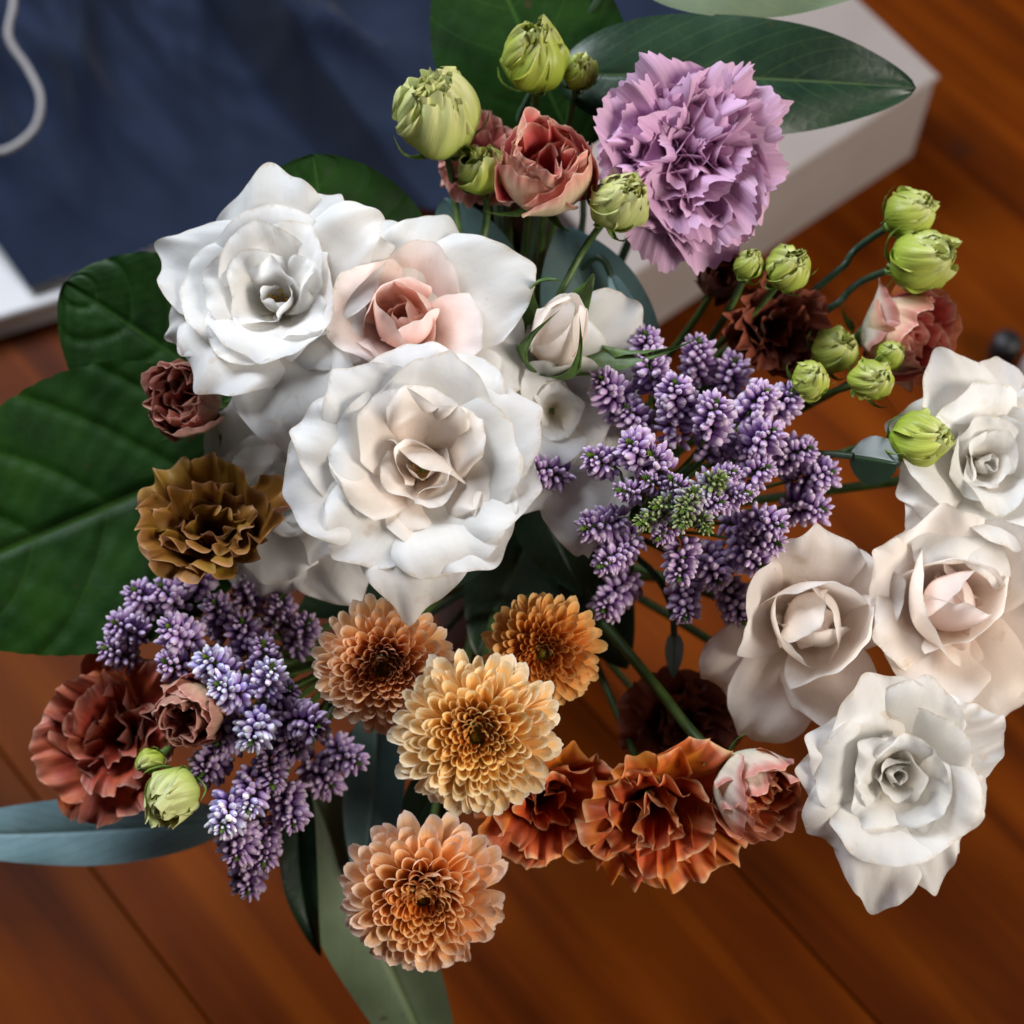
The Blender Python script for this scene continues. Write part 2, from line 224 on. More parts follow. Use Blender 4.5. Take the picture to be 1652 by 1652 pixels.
# ------------------------------------------------------------------ petals
def petal(seed, L=1, W=.5, a0=40, a1=80, ap=1.0, b0=.5, b1=.5, tip=0, tip0=.65, r0=0, z0=0, b=.3, wp=.8, sh=0.0, k=.35, n=2.6, point=0, roll=0, ruf=0, rf=5, rpow=2.0, twist=0, bump=.02, serr=0, sn=9, jag=.02, nu=21, nv=22, phi=0, lean=0, fine=0, ff=1.0):
    rg = np.random.RandomState(seed % (2 ** 31))
    u = np.linspace(-1, 1, nu)[None, :]; v = np.linspace(0, 1, nv)[:, None]
    ph = rg.rand(12) * 6.283
    Lf = 1 - k * np.abs(u) ** n + point * np.exp(-(u / .2) ** 2) + jag * (np.sin(5 * u + ph[0]) + .7 * np.sin(11 * u + ph[1]) + .4 * np.sin(23 * u + ph[2]))
    if serr: Lf = Lf + serr * (np.abs(((u * sn + ph[3]) % 1.0) - .5) * 2 - .5) * (0.6 + .4 * np.sin(7 * u + ph[4])) + serr * .6 * np.sin(sn * 5.1 * u + ph[5])
    s = v * Lf
    a = np.radians(a0 + (a1 - a0) * np.clip(s, 0, 1.2) ** ap + tip * sm(tip0, 1.05, s) * (1 + .35 * np.sin(2.3 * u + ph[6])))
    ds = np.diff(s, axis=0, prepend=0) * L
    am = a.copy(); am[1:] = .5 * (a[1:] + a[:-1])
    r = r0 + np.cumsum(np.sin(am) * ds, 0); z = z0 + np.cumsum(np.cos(am) * ds, 0)
    wd = W * (b + (1 - b) * np.sin(np.pi / 2 * v ** wp)) * (1 - sh * v ** 4)
    bet = b0 + (b1 - b0) * v
    psi = bet * u - roll * np.sign(u) * sm(.5, 1, np.abs(u)) * (.3 + .7 * v) * (1 + .4 * np.sin(3 * v + ph[7] + u))
    du = 2.0 / (nu - 1); c0 = nu // 2
    cs = np.cumsum(np.cos(psi), 1) * du; sn_ = np.cumsum(np.sin(psi), 1) * du
    cs = cs - .5 * np.cos(psi) * du; sn_ = sn_ - .5 * np.sin(psi) * du
    lat = (cs - cs[:, c0:c0 + 1]) * wd; inn = (sn_ - sn_[:, c0:c0 + 1]) * wd
    # ruffles along the free margin, low bumps over the blade
    mg = np.clip((np.maximum(v, .92 * np.abs(u) * sm(.25, .7, v)) - .35) / .65, 0, 1) ** rpow
    wave = np.sin(rf * np.pi * u + ph[8] + 1.3 * np.sin(2.1 * u + ph[9]) + 1.2 * v) + .3 * np.sin(rf * 1.9 * np.pi * u + ph[10] + 2 * v)
    dn = ruf * mg * wave + bump * L * (np.sin(2.6 * u + 3 * v + ph[0]) * np.sin(3.7 * v + ph[4]) + .5 * np.sin(5.3 * u + ph[2]) * np.sin(6 * v + ph[3])) * sm(0, .4, v)
    if fine: dn = dn + fine * L * sm(.72, 1, np.maximum(v, .97 * np.abs(u) * sm(.2, .5, v))) * (np.sin(9 * ff * u + 4 * v + ph[5]) + .6 * np.sin(17 * ff * u - 9 * v + ph[6]))
    inn = inn + dn; lat = lat + ruf * .5 * mg * np.cos(rf * np.pi * u + ph[8] + 1.5)
    x = r - np.cos(a) * inn; y = lat + lean * L * s * s; zz = z + np.sin(a) * inn
    f = phi + twist * s
    X = x * np.cos(f) - y * np.sin(f); Y = x * np.sin(f) + y * np.cos(f)
    V = np.stack([X, Y, zz], -1).reshape(-1, 3)
    uv = np.stack(np.broadcast_arrays(u * .5 + .5, v), -1).reshape(-1, 2)
    return V, gfaces(nv, nu), uv
def tube(pts, rads, ns=8, cap=True):
    P = np.asarray(pts, float); n = len(P); T = np.gradient(P, axis=0); T /= np.linalg.norm(T, axis=1)[:, None] + 1e-12
    ref = np.array([0.3, 0.2, 0.93]); ref = ref if abs(T[0].dot(nrm(ref))) < .9 else np.array([1.0, 0, 0])
    A = nrm(np.cross(T[0], ref)); V = []
    for i in range(n):
        A = nrm(A - T[i] * A.dot(T[i])); B = np.cross(T[i], A); g = np.linspace(0, 2 * np.pi, ns, endpoint=False)
        V.append(P[i] + rads[i] * (np.cos(g)[:, None] * A + np.sin(g)[:, None] * B))
    V = np.concatenate(V); i = np.arange(n - 1)[:, None] * ns; j = np.arange(ns)[None, :]; j2 = (j + 1) % ns
    Q = np.stack([i + j, i + j2, i + ns + j2, i + ns + j], -1).reshape(-1, 4)
    return V, Q
def bez(p0, p1, p2, p3, n=18):
    t = np.linspace(0, 1, n)[:, None]
    return (1 - t) ** 3 * p0 + 3 * (1 - t) ** 2 * t * p1 + 3 * (1 - t) * t * t * p2 + t ** 3 * p3
NECK = np.array([0.0, 0.055, 0.115])
def local(o, P):
    Mi = np.array(o.matrix_world.inverted()); return P @ Mi[:3, :3].T + Mi[:3, 3]
_sc = [0]
def stem(o, p0, axis, rad=.0022, mat='stem', reach=.07, via=None, name='stem'):
    _sc[0] += 1; a = _sc[0] * 2.399
    end = NECK + np.array([math.cos(a), math.sin(a), 0]) * .016 * ((_sc[0] * .618) % 1) ** .5
    end2 = end + np.array([math.cos(a), math.sin(a), 0]) * .004 - np.array([0, 0, .105])
    if via is None: P = bez(p0, p0 - axis * reach, end + nrm(p0 - end) * .03 + np.array([0, 0, .05]), end)
    else:
        P = np.concatenate([bez(p0, p0 - axis * reach * .4, via + (p0 - via) * .25, via, 10)[:-1], bez(via, via - (p0 - via) * .3, end + np.array([0, 0, .06]), end, 12)])
    P = np.concatenate([P, end2[None]])
    V, Q = tube(P, np.full(len(P), rad)); return link(name, mesh(name, local(o, V), Q, M[mat]), o)
def calyx(o, mat, R, n=5, z=-.002, L=.012, a0=60, a1=20, W=.004, b0=.8, name='sepal', seed=0, tip=0, phi=0, point=.3):
    for i in range(n):
        V, Q, uv = petal(seed + i, L=L * (1 + .15 * math.sin(i * 2.3 + seed)), W=W, a0=a0, a1=a1, b0=b0, b1=b0 * .6, r0=R * .15, z0=z, b=.75, wp=.5, sh=.75, k=.55, n=1.6, point=point, tip=tip, phi=phi + i * 6.283 / n + .2 * math.sin(i * 5 + seed), nu=9, nv=12, bump=.03)
        link(name, mesh(name, V, Q, M[mat], uv), o)
def receptacle(o, mat, r, h, name='receptacle'):
    zs = np.linspace(0, 1, 9); P = np.stack([zs * 0, zs * 0, -h + zs * h], 1); rr = r * (0.28 + .72 * np.sin(zs * np.pi / 2) ** 1.3); rr[-1] = r * .02
    V, Q = tube(P, rr, 12); link(name, mesh(name, V, Q, M[mat]), o)

# ------------------------------------------------------------------ setting: floor boards, box, cloth
def wood_mat():
    m, nt = newmat('floor_wood'); L = nt.links.new
    tc = N(nt, 'ShaderNodeTexCoord'); oi = N(nt, 'ShaderNodeObjectInfo')
    cmb = N(nt, 'ShaderNodeCombineXYZ'); ml = N(nt, 'ShaderNodeMath', operation='MULTIPLY', i_1=23.0); L(oi.outputs['Random'], ml.inputs[0]); L(ml.outputs[0], cmb.inputs[0]); L(ml.outputs[0], cmb.inputs[2])
    ad = N(nt, 'ShaderNodeVectorMath', operation='ADD'); L(tc.outputs['Object'], ad.inputs[0]); L(cmb.outputs[0], ad.inputs[1])
    mp = N(nt, 'ShaderNodeMapping'); mp.inputs['Scale'].default_value = (1.6, 22, 22); L(ad.outputs[0], mp.inputs[0])
    n1 = N(nt, 'ShaderNodeTexNoise'); n1.inputs['Scale'].default_value = 1.6; n1.inputs['Detail'].default_value = 8; n1.inputs['Distortion'].default_value = 0.6; L(mp.outputs[0], n1.inputs['Vector'])
    c = ramp(nt, n1.outputs[0], [(0.28, (0.046, 0.0080, 0.0004)), (0.5, (0.096, 0.0180, 0.0006)), (0.75, (0.140, 0.031, 0.0010))])
    n2 = N(nt, 'ShaderNodeTexNoise'); n2.inputs['Scale'].default_value = 7; n2.inputs['Detail'].default_value = 2; L(ad.outputs[0], n2.inputs['Vector'])
    r2 = N(nt, 'ShaderNodeMapRange'); r2.inputs[1].default_value = 0.3; r2.inputs[2].default_value = 0.7; r2.inputs[3].default_value = 0.72; r2.inputs[4].default_value = 1.25; L(n2.outputs[0], r2.inputs[0])
    c = mixc(nt, 1.0, c, r2.outputs[0], 'MULTIPLY')
    vo = N(nt, 'ShaderNodeTexVoronoi'); vo.inputs['Scale'].default_value = 13; L(ad.outputs[0], vo.inputs['Vector'])
    kn = N(nt, 'ShaderNodeMapRange'); kn.inputs[1].default_value = 0.16; kn.inputs[2].default_value = 0.05; kn.inputs[4].default_value = 0.75; L(vo.outputs['Distance'], kn.inputs[0])
    c = mixc(nt, kn.outputs[0], c, (0.03, 0.009, 0.004))
    r3 = N(nt, 'ShaderNodeMapRange'); r3.inputs[3].default_value = 0.8; r3.inputs[4].default_value = 1.2; L(oi.outputs['Random'], r3.inputs[0]); c = mixc(nt, 1.0, c, r3.outputs[0], 'MULTIPLY')
    p = N(nt, 'ShaderNodeBsdfPrincipled'); L(c, p.inputs['Base Color']); p.inputs['Specular IOR Level'].default_value = 0.05
    rr = N(nt, 'ShaderNodeMapRange'); rr.inputs[3].default_value = 0.42; rr.inputs[4].default_value = 0.6; L(n2.outputs[0], rr.inputs[0]); L(rr.outputs[0], p.inputs['Roughness'])
    bp = N(nt, 'ShaderNodeBump'); bp.inputs['Strength'].default_value = 0.15; bp.inputs['Distance'].default_value = 0.001; L(n1.outputs[0], bp.inputs['Height']); L(bp.outputs[0], p.inputs['Normal'])
    o = N(nt, 'ShaderNodeOutputMaterial'); L(p.outputs[0], o.inputs[0]); return m
M['wood'] = wood_mat()
M['gap'] = plain_mat('gap', (0.030, 0.009, 0.003), (0.045, 0.014, 0.004), rough=0.9)
M['box'] = plain_mat('box', (0.24, 0.205, 0.19), (0.285, 0.245, 0.23), scale=14, rough=0.7, bump=0.05)
M['cloth'] = None
A = PXZ(130, 1380, 0); B = PXZ(330, 1640, 0); pd = nrm(B - A); pn = np.array([-pd[1], pd[0], 0.0])
floor = link('floor', mesh('floor', [(-3, -3, -.02), (3, -3, -.02), (3, 3, -.02), (-3, 3, -.02)], [(0, 1, 2, 3)], M['gap'], smooth=False)); floor['kind'] = 'structure'
PWD = .276; GAP = .0008
def bevel_box(lx, ly, lz, bv):
    V, Q = [], []
    for (sx, sy, z) in ((lx, ly, -lz), (lx, ly, -bv), (lx - bv, ly - bv, 0)):
        V += [(-sx, -sy, z), (sx, -sy, z), (sx, sy, z), (-sx, sy, z)]
    Q.append((3, 2, 1, 0)); Q.append((8, 9, 10, 11))
    for k in (0, 4):
        for i in range(4): j = (i + 1) % 4; Q.append((k + i, k + j, k + 4 + j, k + 4 + i))
    return V, Q
pv, pq = bevel_box(1.6, PWD / 2 - GAP / 2, .018, .0009); pm = mesh('plank', pv, pq, M['wood'], smooth=False)
rot = np.eye(4); rot[:3, 0] = pd; rot[:3, 1] = pn
for i in range(-5, 6):
    Mx = rot.copy(); Mx[:3, 3] = A + pn * (i + .5) * PWD + pd * (.3 * math.sin(i * 2.7)); Mx[2, 3] = 0
    o = link('plank', pm, floor, Matrix(Mx.tolist()))

# white cardboard box behind the flowers
f0 = PXZ(1470, 252, 0); f1 = PXZ(1060, 524, 0); fd = nrm(f1 - f0); fb = nrm(np.array([-fd[1], fd[0], 0])); fb = fb if fb[1] > 0 else -fb
BH = .085
def prism(poly, z0, z1, bv=.0015):
    n = len(poly); c = np.mean(poly, 0); V = []
    for z, s in ((z0, 1), (z1 - bv, 1), (z1, 1 - bv / .15)):
        for p in poly: q = c + (np.array(p) - c) * s; V.append((q[0], q[1], z))
    Q = []
    for k in (0, n):
        for i in range(n): j = (i + 1) % n; Q.append((k + i, k + j, k + n + j, k + n + i))
    Q.append(tuple(range(2 * n, 3 * n))); Q.append(tuple(range(n - 1, -1, -1))); return V, Q
f1 = f0 + fd * .25
poly = [f0[:2], (f0 + fb * .30)[:2], (f1 + fb * .30)[:2], f1[:2]]
def ccw(p): 
    a = sum(p[i][0] * p[(i + 1) % len(p)][1] - p[(i + 1) % len(p)][0] * p[i][1] for i in range(len(p))); return p if a > 0 else p[::-1]
box = thing('cardboard_box', 'white cardboard box standing behind the lilac carnation and the pointed dark leaf', 'box', (f0[0], f0[1], 0))
pb = [np.array(p) - f0[:2] for p in ccw(poly)]
V, Q = prism(pb, 0.001, BH - .003); link('body', mesh('body', V, Q, M['box'], smooth=False), box)
pl = [np.mean(pb, 0) + (p - np.mean(pb, 0)) * 1.012 for p in pb]
V, Q = prism(pl, BH - .0029, BH + .0006); link('lid', mesh('lid', V, Q, M['box'], smooth=False), box)
# white board under the left end of the cloth
g0 = PXZ(-60, 533, .02); g1 = PXZ(300, 424, .02); gd = nrm(g1 - g0); gb = np.array([-gd[1], gd[0], 0])
M['board'] = plain_mat('board', (0.50, 0.49, 0.50), (0.58, 0.57, 0.58), scale=14, rough=0.6, bump=0.04)
gp = ccw([(g0 - gd * .1)[:2], (g0 + gd * .27)[:2], (g0 + gd * .27 + gb * .3)[:2], (g0 - gd * .1 + gb * .3)[:2]])
V, Q = prism(gp, .001, .022); o = link('white_board', mesh('white_board', V, Q, M['board'], smooth=False)); tag(o, 'flat white board on the floor under the corner of the navy cloth', 'board')

def cloth_mat():
    m, nt = newmat('navy_cloth'); L = nt.links.new
    tc = N(nt, 'ShaderNodeTexCoord'); n1 = N(nt, 'ShaderNodeTexNoise'); n1.inputs['Scale'].default_value = 18; n1.inputs['Detail'].default_value = 4; L(tc.outputs['Object'], n1.inputs['Vector'])
    c = ramp(nt, n1.outputs[0], [(0.3, (0.004, 0.009, 0.024)), (0.7, (0.007, 0.014, 0.038))])
    wv = N(nt, 'ShaderNodeTexNoise'); wv.inputs['Scale'].default_value = 900; L(tc.outputs['Object'], wv.inputs['Vector'])
    bp = N(nt, 'ShaderNodeBump'); bp.inputs['Strength'].default_value = 0.3; bp.inputs['Distance'].default_value = 0.0006; L(wv.outputs[0], bp.inputs['Height'])
    p = N(nt, 'ShaderNodeBsdfPrincipled'); p.inputs['Roughness'].default_value = 0.85; p.inputs['Specular IOR Level'].default_value = 0.2; p.inputs['Sheen Weight'].default_value = 0.05; L(c, p.inputs['Base Color']); L(bp.outputs[0], p.inputs['Normal'])
    o = N(nt, 'ShaderNodeOutputMaterial'); L(p.outputs[0], o.inputs[0]); return m
M['cloth'] = cloth_mat()
def cloth(name, edge, zs, back, label, amp=.007, seed=3):
    # edge: pixel polyline of the front hem at heights zs; the sheet runs back from it
    nu, nv = 110, 80; t = np.linspace(0, 1, nu); ts = np.linspace(0, 1, len(edge))
    ex = np.interp(t, ts, [e[0] for e in edge]); ey = np.interp(t, ts, [e[1] for e in edge]); ez = np.interp(t, ts, zs)
    E = np.array([PXZ(x, y, z) for x, y, z in zip(ex, ey, ez)]); v = np.linspace(0, 1, nv)[:, None, None]
    Bk = np.array(back); P = E[None] + v * Bk[None, None]
    X, Y = P[..., 0], P[..., 1]; r = np.random.RandomState(seed); H = 0
    for i in range(9):
        an = r.uniform(.35, 1.15); fq = r.uniform(18, 60); p0 = r.rand(2) * 6.28
        w_ = np.sin((X * math.cos(an) + Y * math.sin(an)) * fq + p0[0] + 1.1 * np.sin((X * -math.sin(an) + Y * math.cos(an)) * fq * .35 + p0[1]))
        H = H + (1 - np.abs(w_)) ** 2 * (26 / fq)
    vv = v[..., 0]
    P[..., 2] += .002 + amp * H * (.12 + .88 * sm(0, .35, vv)) + .03 * sm(.15, .8, vv)
    uv = np.zeros((nu * nv, 2)); return tag(link(name, mesh(name, P.reshape(-1, 3), gfaces(nv, nu, False), M['cloth'], uv)), label, 'cloth')
cloth('navy_cloth', [(50, 472), (170, 432), (300, 388), (430, 342), (560, 318), (700, 345), (800, 300), (1000, 180), (1130, 40), (1260, -110)], [.024, .024, .026, .035, .05, .088, .09, .09, .09, .09], (-.30, .40, .03), 'creased navy blue cloth lying over the white board and box', amp=.016)
# cord loop on the cloth
cp = [(20, -60), (26, 20), (-4, 90), (-40, 160)]
M['cord'] = plain_mat('cord', (0.34, 0.32, 0.32), (0.46, 0.43, 0.42), scale=500, rough=0.9, bump=0.6)
def smooth_path(pts, n=40):
    P = np.array(pts, float); t = np.linspace(0, len(P) - 1, n); out = []
    for x in t:
        i = min(int(x), len(P) - 2); f = x - i; p0 = P[max(i - 1, 0)]; p1 = P[i]; p2 = P[i + 1]; p3 = P[min(i + 2, len(P) - 1)]
        out.append(.5 * ((2 * p1) + (-p0 + p2) * f + (2 * p0 - 5 * p1 + 4 * p2 - p3) * f * f + (-p0 + 3 * p1 - 3 * p2 + p3) * f ** 3))
    return np.array(out)
loop = smooth_path([PXZ(14, -80, .14), PXZ(22, 0, .125), PXZ(14, 60, .115), PXZ(46, 112, .105), PXZ(66, 160, .098), PXZ(54, 210, .09), PXZ(5, 244, .085), PXZ(-50, 235, .085)])
V, Q = tube(loop, np.full(len(loop), .0021), 10); tag(link('cord', mesh('cord', V, Q, M['cord'])), 'white cord handle looping over the navy cloth', 'cord')

# vase that carries the bouquet (below the flowers)
M['vase'] = plain_mat('vase', (0.02, 0.022, 0.024), (0.035, 0.036, 0.038), scale=40, rough=0.25, bump=0.05)
zs = np.array([.0, .004, .02, .05, .085, .11, .12, .121, .118, .1, .03, .01]); rr = np.array([.030, .034, .040, .043, .036, .028, .030, .0285, .0265, .0262, .034, .001])
V, Q = tube(np.stack([zs * 0 + NECK[0], zs * 0 + NECK[1], zs + .001], 1), rr, 32)
g = np.linspace(0, 2 * np.pi, 32, endpoint=False); V = np.concatenate([np.stack([NECK[0] + r_ * np.cos(g), NECK[1] + r_ * np.sin(g), np.full(32, z_ + .001)], 1) for z_, r_ in zip(zs, rr)])
tag(link('vase', mesh('vase', V, Q, M['vase'])), 'dark vase hidden below the flowers', 'vase')

# ------------------------------------------------------------------ leaves
def leaf(name, label, base, tip, half, hb, ht, mat, roll=0.0, arch=.0, fold=.25, side=0.0, wave=.02, nv=70, nu=33, shape=(.62, .75), quilt=.0, nveins=7, group=None, stemr=.0016, cat='leaf', serr=0.0, seed=1, tipcurl=0):
    r = np.random.RandomState(seed)
    p0 = PX(*base, hb); p3 = PX(*tip, ht); ax = nrm(p3 - p0); nm = nrm(-VIEW + RIGHT * math.sin(roll) * 1.0); nm = nrm(nm - ax * nm.dot(ax)); sd = np.cross(ax, nm)
    Lg = np.linalg.norm(p3 - p0); c1 = p0 + ax * Lg * .35 + nm * arch * Lg + sd * side * Lg; c2 = p0 + ax * Lg * .7 + nm * arch * Lg * .9 + sd * side * Lg
    P = bez(p0, c1, c2, p3, nv); T = np.gradient(P, axis=0); T /= np.linalg.norm(T, axis=1)[:, None]
    Sd = np.cross(T, nm); Sd /= np.linalg.norm(Sd, axis=1)[:, None]; Nn = np.cross(Sd, T)
    v = np.linspace(0, 1, nv)[:, None]; u = np.linspace(-1, 1, nu)[None, :]
    hw = half * (DIST - .5 * (hb + ht)) / F
    q, ex = shape; wv = np.sin(np.pi * np.clip(v, 0, 1) ** q) ** ex; wv = np.maximum(wv, .03 * (1 - v))
    if serr: wv = wv * (1 + serr * np.abs(np.sin(v * 70)))
    ph = r.rand(6) * 6.28
    lat = u * wv * hw
    hgt = fold * np.abs(lat) + wave * Lg * np.sin(5 * v + ph[0] + u * 1.5) * np.abs(u) + wave * .5 * Lg * np.sin(13 * v + ph[1]) * u * u * np.sign(u)
    if quilt:
        x = (v - .30 * np.abs(u) ** 1.25) * nveins; fr = np.abs(x - np.round(x))
        hgt = hgt - quilt * np.exp(-(fr / .10) ** 2) * sm(.0, .15, np.abs(u)) - quilt * 1.5 * np.exp(-(u / .045) ** 2)
        hgt = hgt + quilt * .22 * np.sin(v * 60 + 9 * u + ph[2]) * np.sin(u * 24 + v * 10 + ph[3]) * sm(0, .2, np.abs(u))
    else: hgt = hgt - .0006 * np.exp(-(u / .05) ** 2)
    if tipcurl: hgt = hgt - tipcurl * Lg * sm(.6, 1, v) * v
    V = P[:, None] + Sd[:, None] * lat[..., None] + Nn[:, None] * hgt[..., None]
    uv = np.stack(np.broadcast_arrays(u * .5 + .5, v), -1).reshape(-1, 2)
    o = thing(name, label, cat, p0, None, group)
    link('blade', mesh('blade', local(o, V.reshape(-1, 3)), gfaces(nv, nu, False), M[mat], uv), o)
    stem(o, p0 + T[0] * .002, T[0], stemr, 'stem_dark', reach=.05); return o
leaf('round_leaf', 'large round green leaf with sunken veins at the left edge of the picture', (420, 715), (-170, 965), 225, -.045, -.03, 'leaf_bright', arch=.05, fold=.06, quilt=.0013, nveins=5, shape=(.75, .62), wave=.012, serr=.012, nv=110, nu=61, roll=-.1)
leaf('round_leaf', 'round green leaf behind the small brown bloom, left of the white roses', (380, 640), (105, 455), 150, -.05, -.045, 'leaf_bright', arch=.03, fold=.05, quilt=.0011, nveins=5, shape=(.75, .6), wave=.015, serr=.012, seed=3)
leaf('round_leaf', 'dark round leaf peeking out above the upper white rose', (545, 520), (505, 248), 165, -.05, -.03, 'leaf_bright', arch=.06, fold=-.15, quilt=.0005, nveins=5, shape=(.8, .55), seed=4)
leaf('broad_leaf', 'broad dark leaf behind the green buds at the top edge', (930, 250), (760, -130), 155, -.06, -.05, 'leaf_bright', arch=.05, fold=.12, quilt=.0005, nveins=6, shape=(.8, .6), seed=5)
leaf('pointed_leaf', 'long pointed dark green leaf reaching right behind the lilac carnation', (900, 120), (1478, 142), 100, -.04, -.035, 'leaf_dark', arch=.06, fold=.10, shape=(.72, .62), seed=6, roll=.15, nveins=11)
leaf('pointed_leaf', 'green leaf cut off by the top edge right of the broad leaf', (1020, -50), (1500, -70), 92, -.04, -.03, 'leaf_grey', arch=.05, fold=.1, shape=(.72, .62), seed=7)
leaf('narrow_leaf', 'blue grey leaf reaching the left edge below the rusty bloom', (370, 1322), (-150, 1345), 56, -.075, -.08, 'leaf_blue', arch=.0, side=-.02, fold=.10, shape=(.7, .7), seed=8, roll=-.3)
leaf('narrow_leaf', 'grey green leaf under the lowest apricot chrysanthemum', (500, 1270), (735, 1790), 84, -.07, -.10, 'leaf_grey', arch=.03, fold=.12, shape=(.72, .7), seed=9, nveins=10)
leaf('narrow_leaf', 'slim dark green leaf curving down beside the lilac spray', (487, 1255), (518, 1545), 30, -.06, -.075, 'leaf_dark', side=.08, fold=.6, shape=(.7, .7), seed=10)
leaf('narrow_leaf', 'dark teal leaf hanging between lilac spray and apricot chrysanthemums', (610, 1130), (583, 1420), 50, -.06, -.07, 'leaf_teal', fold=.25, side=-.03, shape=(.8, .6), seed=11)
leaf('narrow_leaf', 'small dark leaf below the central apricot chrysanthemum', (720, 1230), (662, 1352), 40, -.05, -.06, 'leaf_dark', fold=.2, shape=(.8, .6), seed=12)
leaf('narrow_leaf', 'teal leaf behind the slim stems above the pink centred rose', (820, 520), (715, 320), 62, -.06, -.05, 'leaf_teal', fold=.2, shape=(.8, .6), seed=13)
leaf('narrow_leaf', 'broad blue green leaf behind the closed rose bud', (1010, 640), (905, 365), 92, -.055, -.045, 'leaf_teal', fold=.12, shape=(.72, .65), seed=14, roll=.2)
leaf('narrow_leaf', 'small curled blue leaf below the lilac carnation', (985, 440), (1042, 532), 16, -.04, -.05, 'leaf_blue', fold=.8, shape=(.8, .6), seed=15, side=.1)
leaf('narrow_leaf', 'pale blue sliver of leaf left of the brown pink bloom', (800, 330), (770, 120), 40, -.06, -.055, 'leaf_blue', fold=.1, seed=16)
leaf('narrow_leaf', 'tiny pale green leaf between the lilac spray and the rusty blooms', (1088, 1020), (1086, 1094), 15, -.04, -.045, 'leaf_blue', fold=.5, seed=17)
leaf('filler_leaf', 'dark filler leaf added in the shade under the large white rose', (800, 830), (560, 960), 75, -.06, -.06, 'leaf_dark', fold=.1, seed=18)  # filler leaves added low down to block the floor and darken the gaps
leaf('filler_leaf', 'dark filler leaf added in the shade behind the upper apricot chrysanthemum', (860, 850), (770, 1060), 75, -.07, -.07, 'leaf_dark', fold=.1, seed=19)
leaf('filler_leaf', 'dark filler leaf added in the shade below the large lilac spray', (900, 850), (1010, 1080), 75, -.07, -.08, 'leaf_dark', fold=.1, seed=20)
leaf('filler_leaf', 'dark filler leaf added in the shade between lilac spray and large white rose', (860, 780), (940, 960), 60, -.055, -.06, 'leaf_dark', fold=.1, seed=21)
leaf('filler_leaf', 'dark filler leaf added in the shade left of the apricot chrysanthemums', (740, 860), (480, 990), 75, -.075, -.07, 'leaf_dark', fold=.1, seed=22)

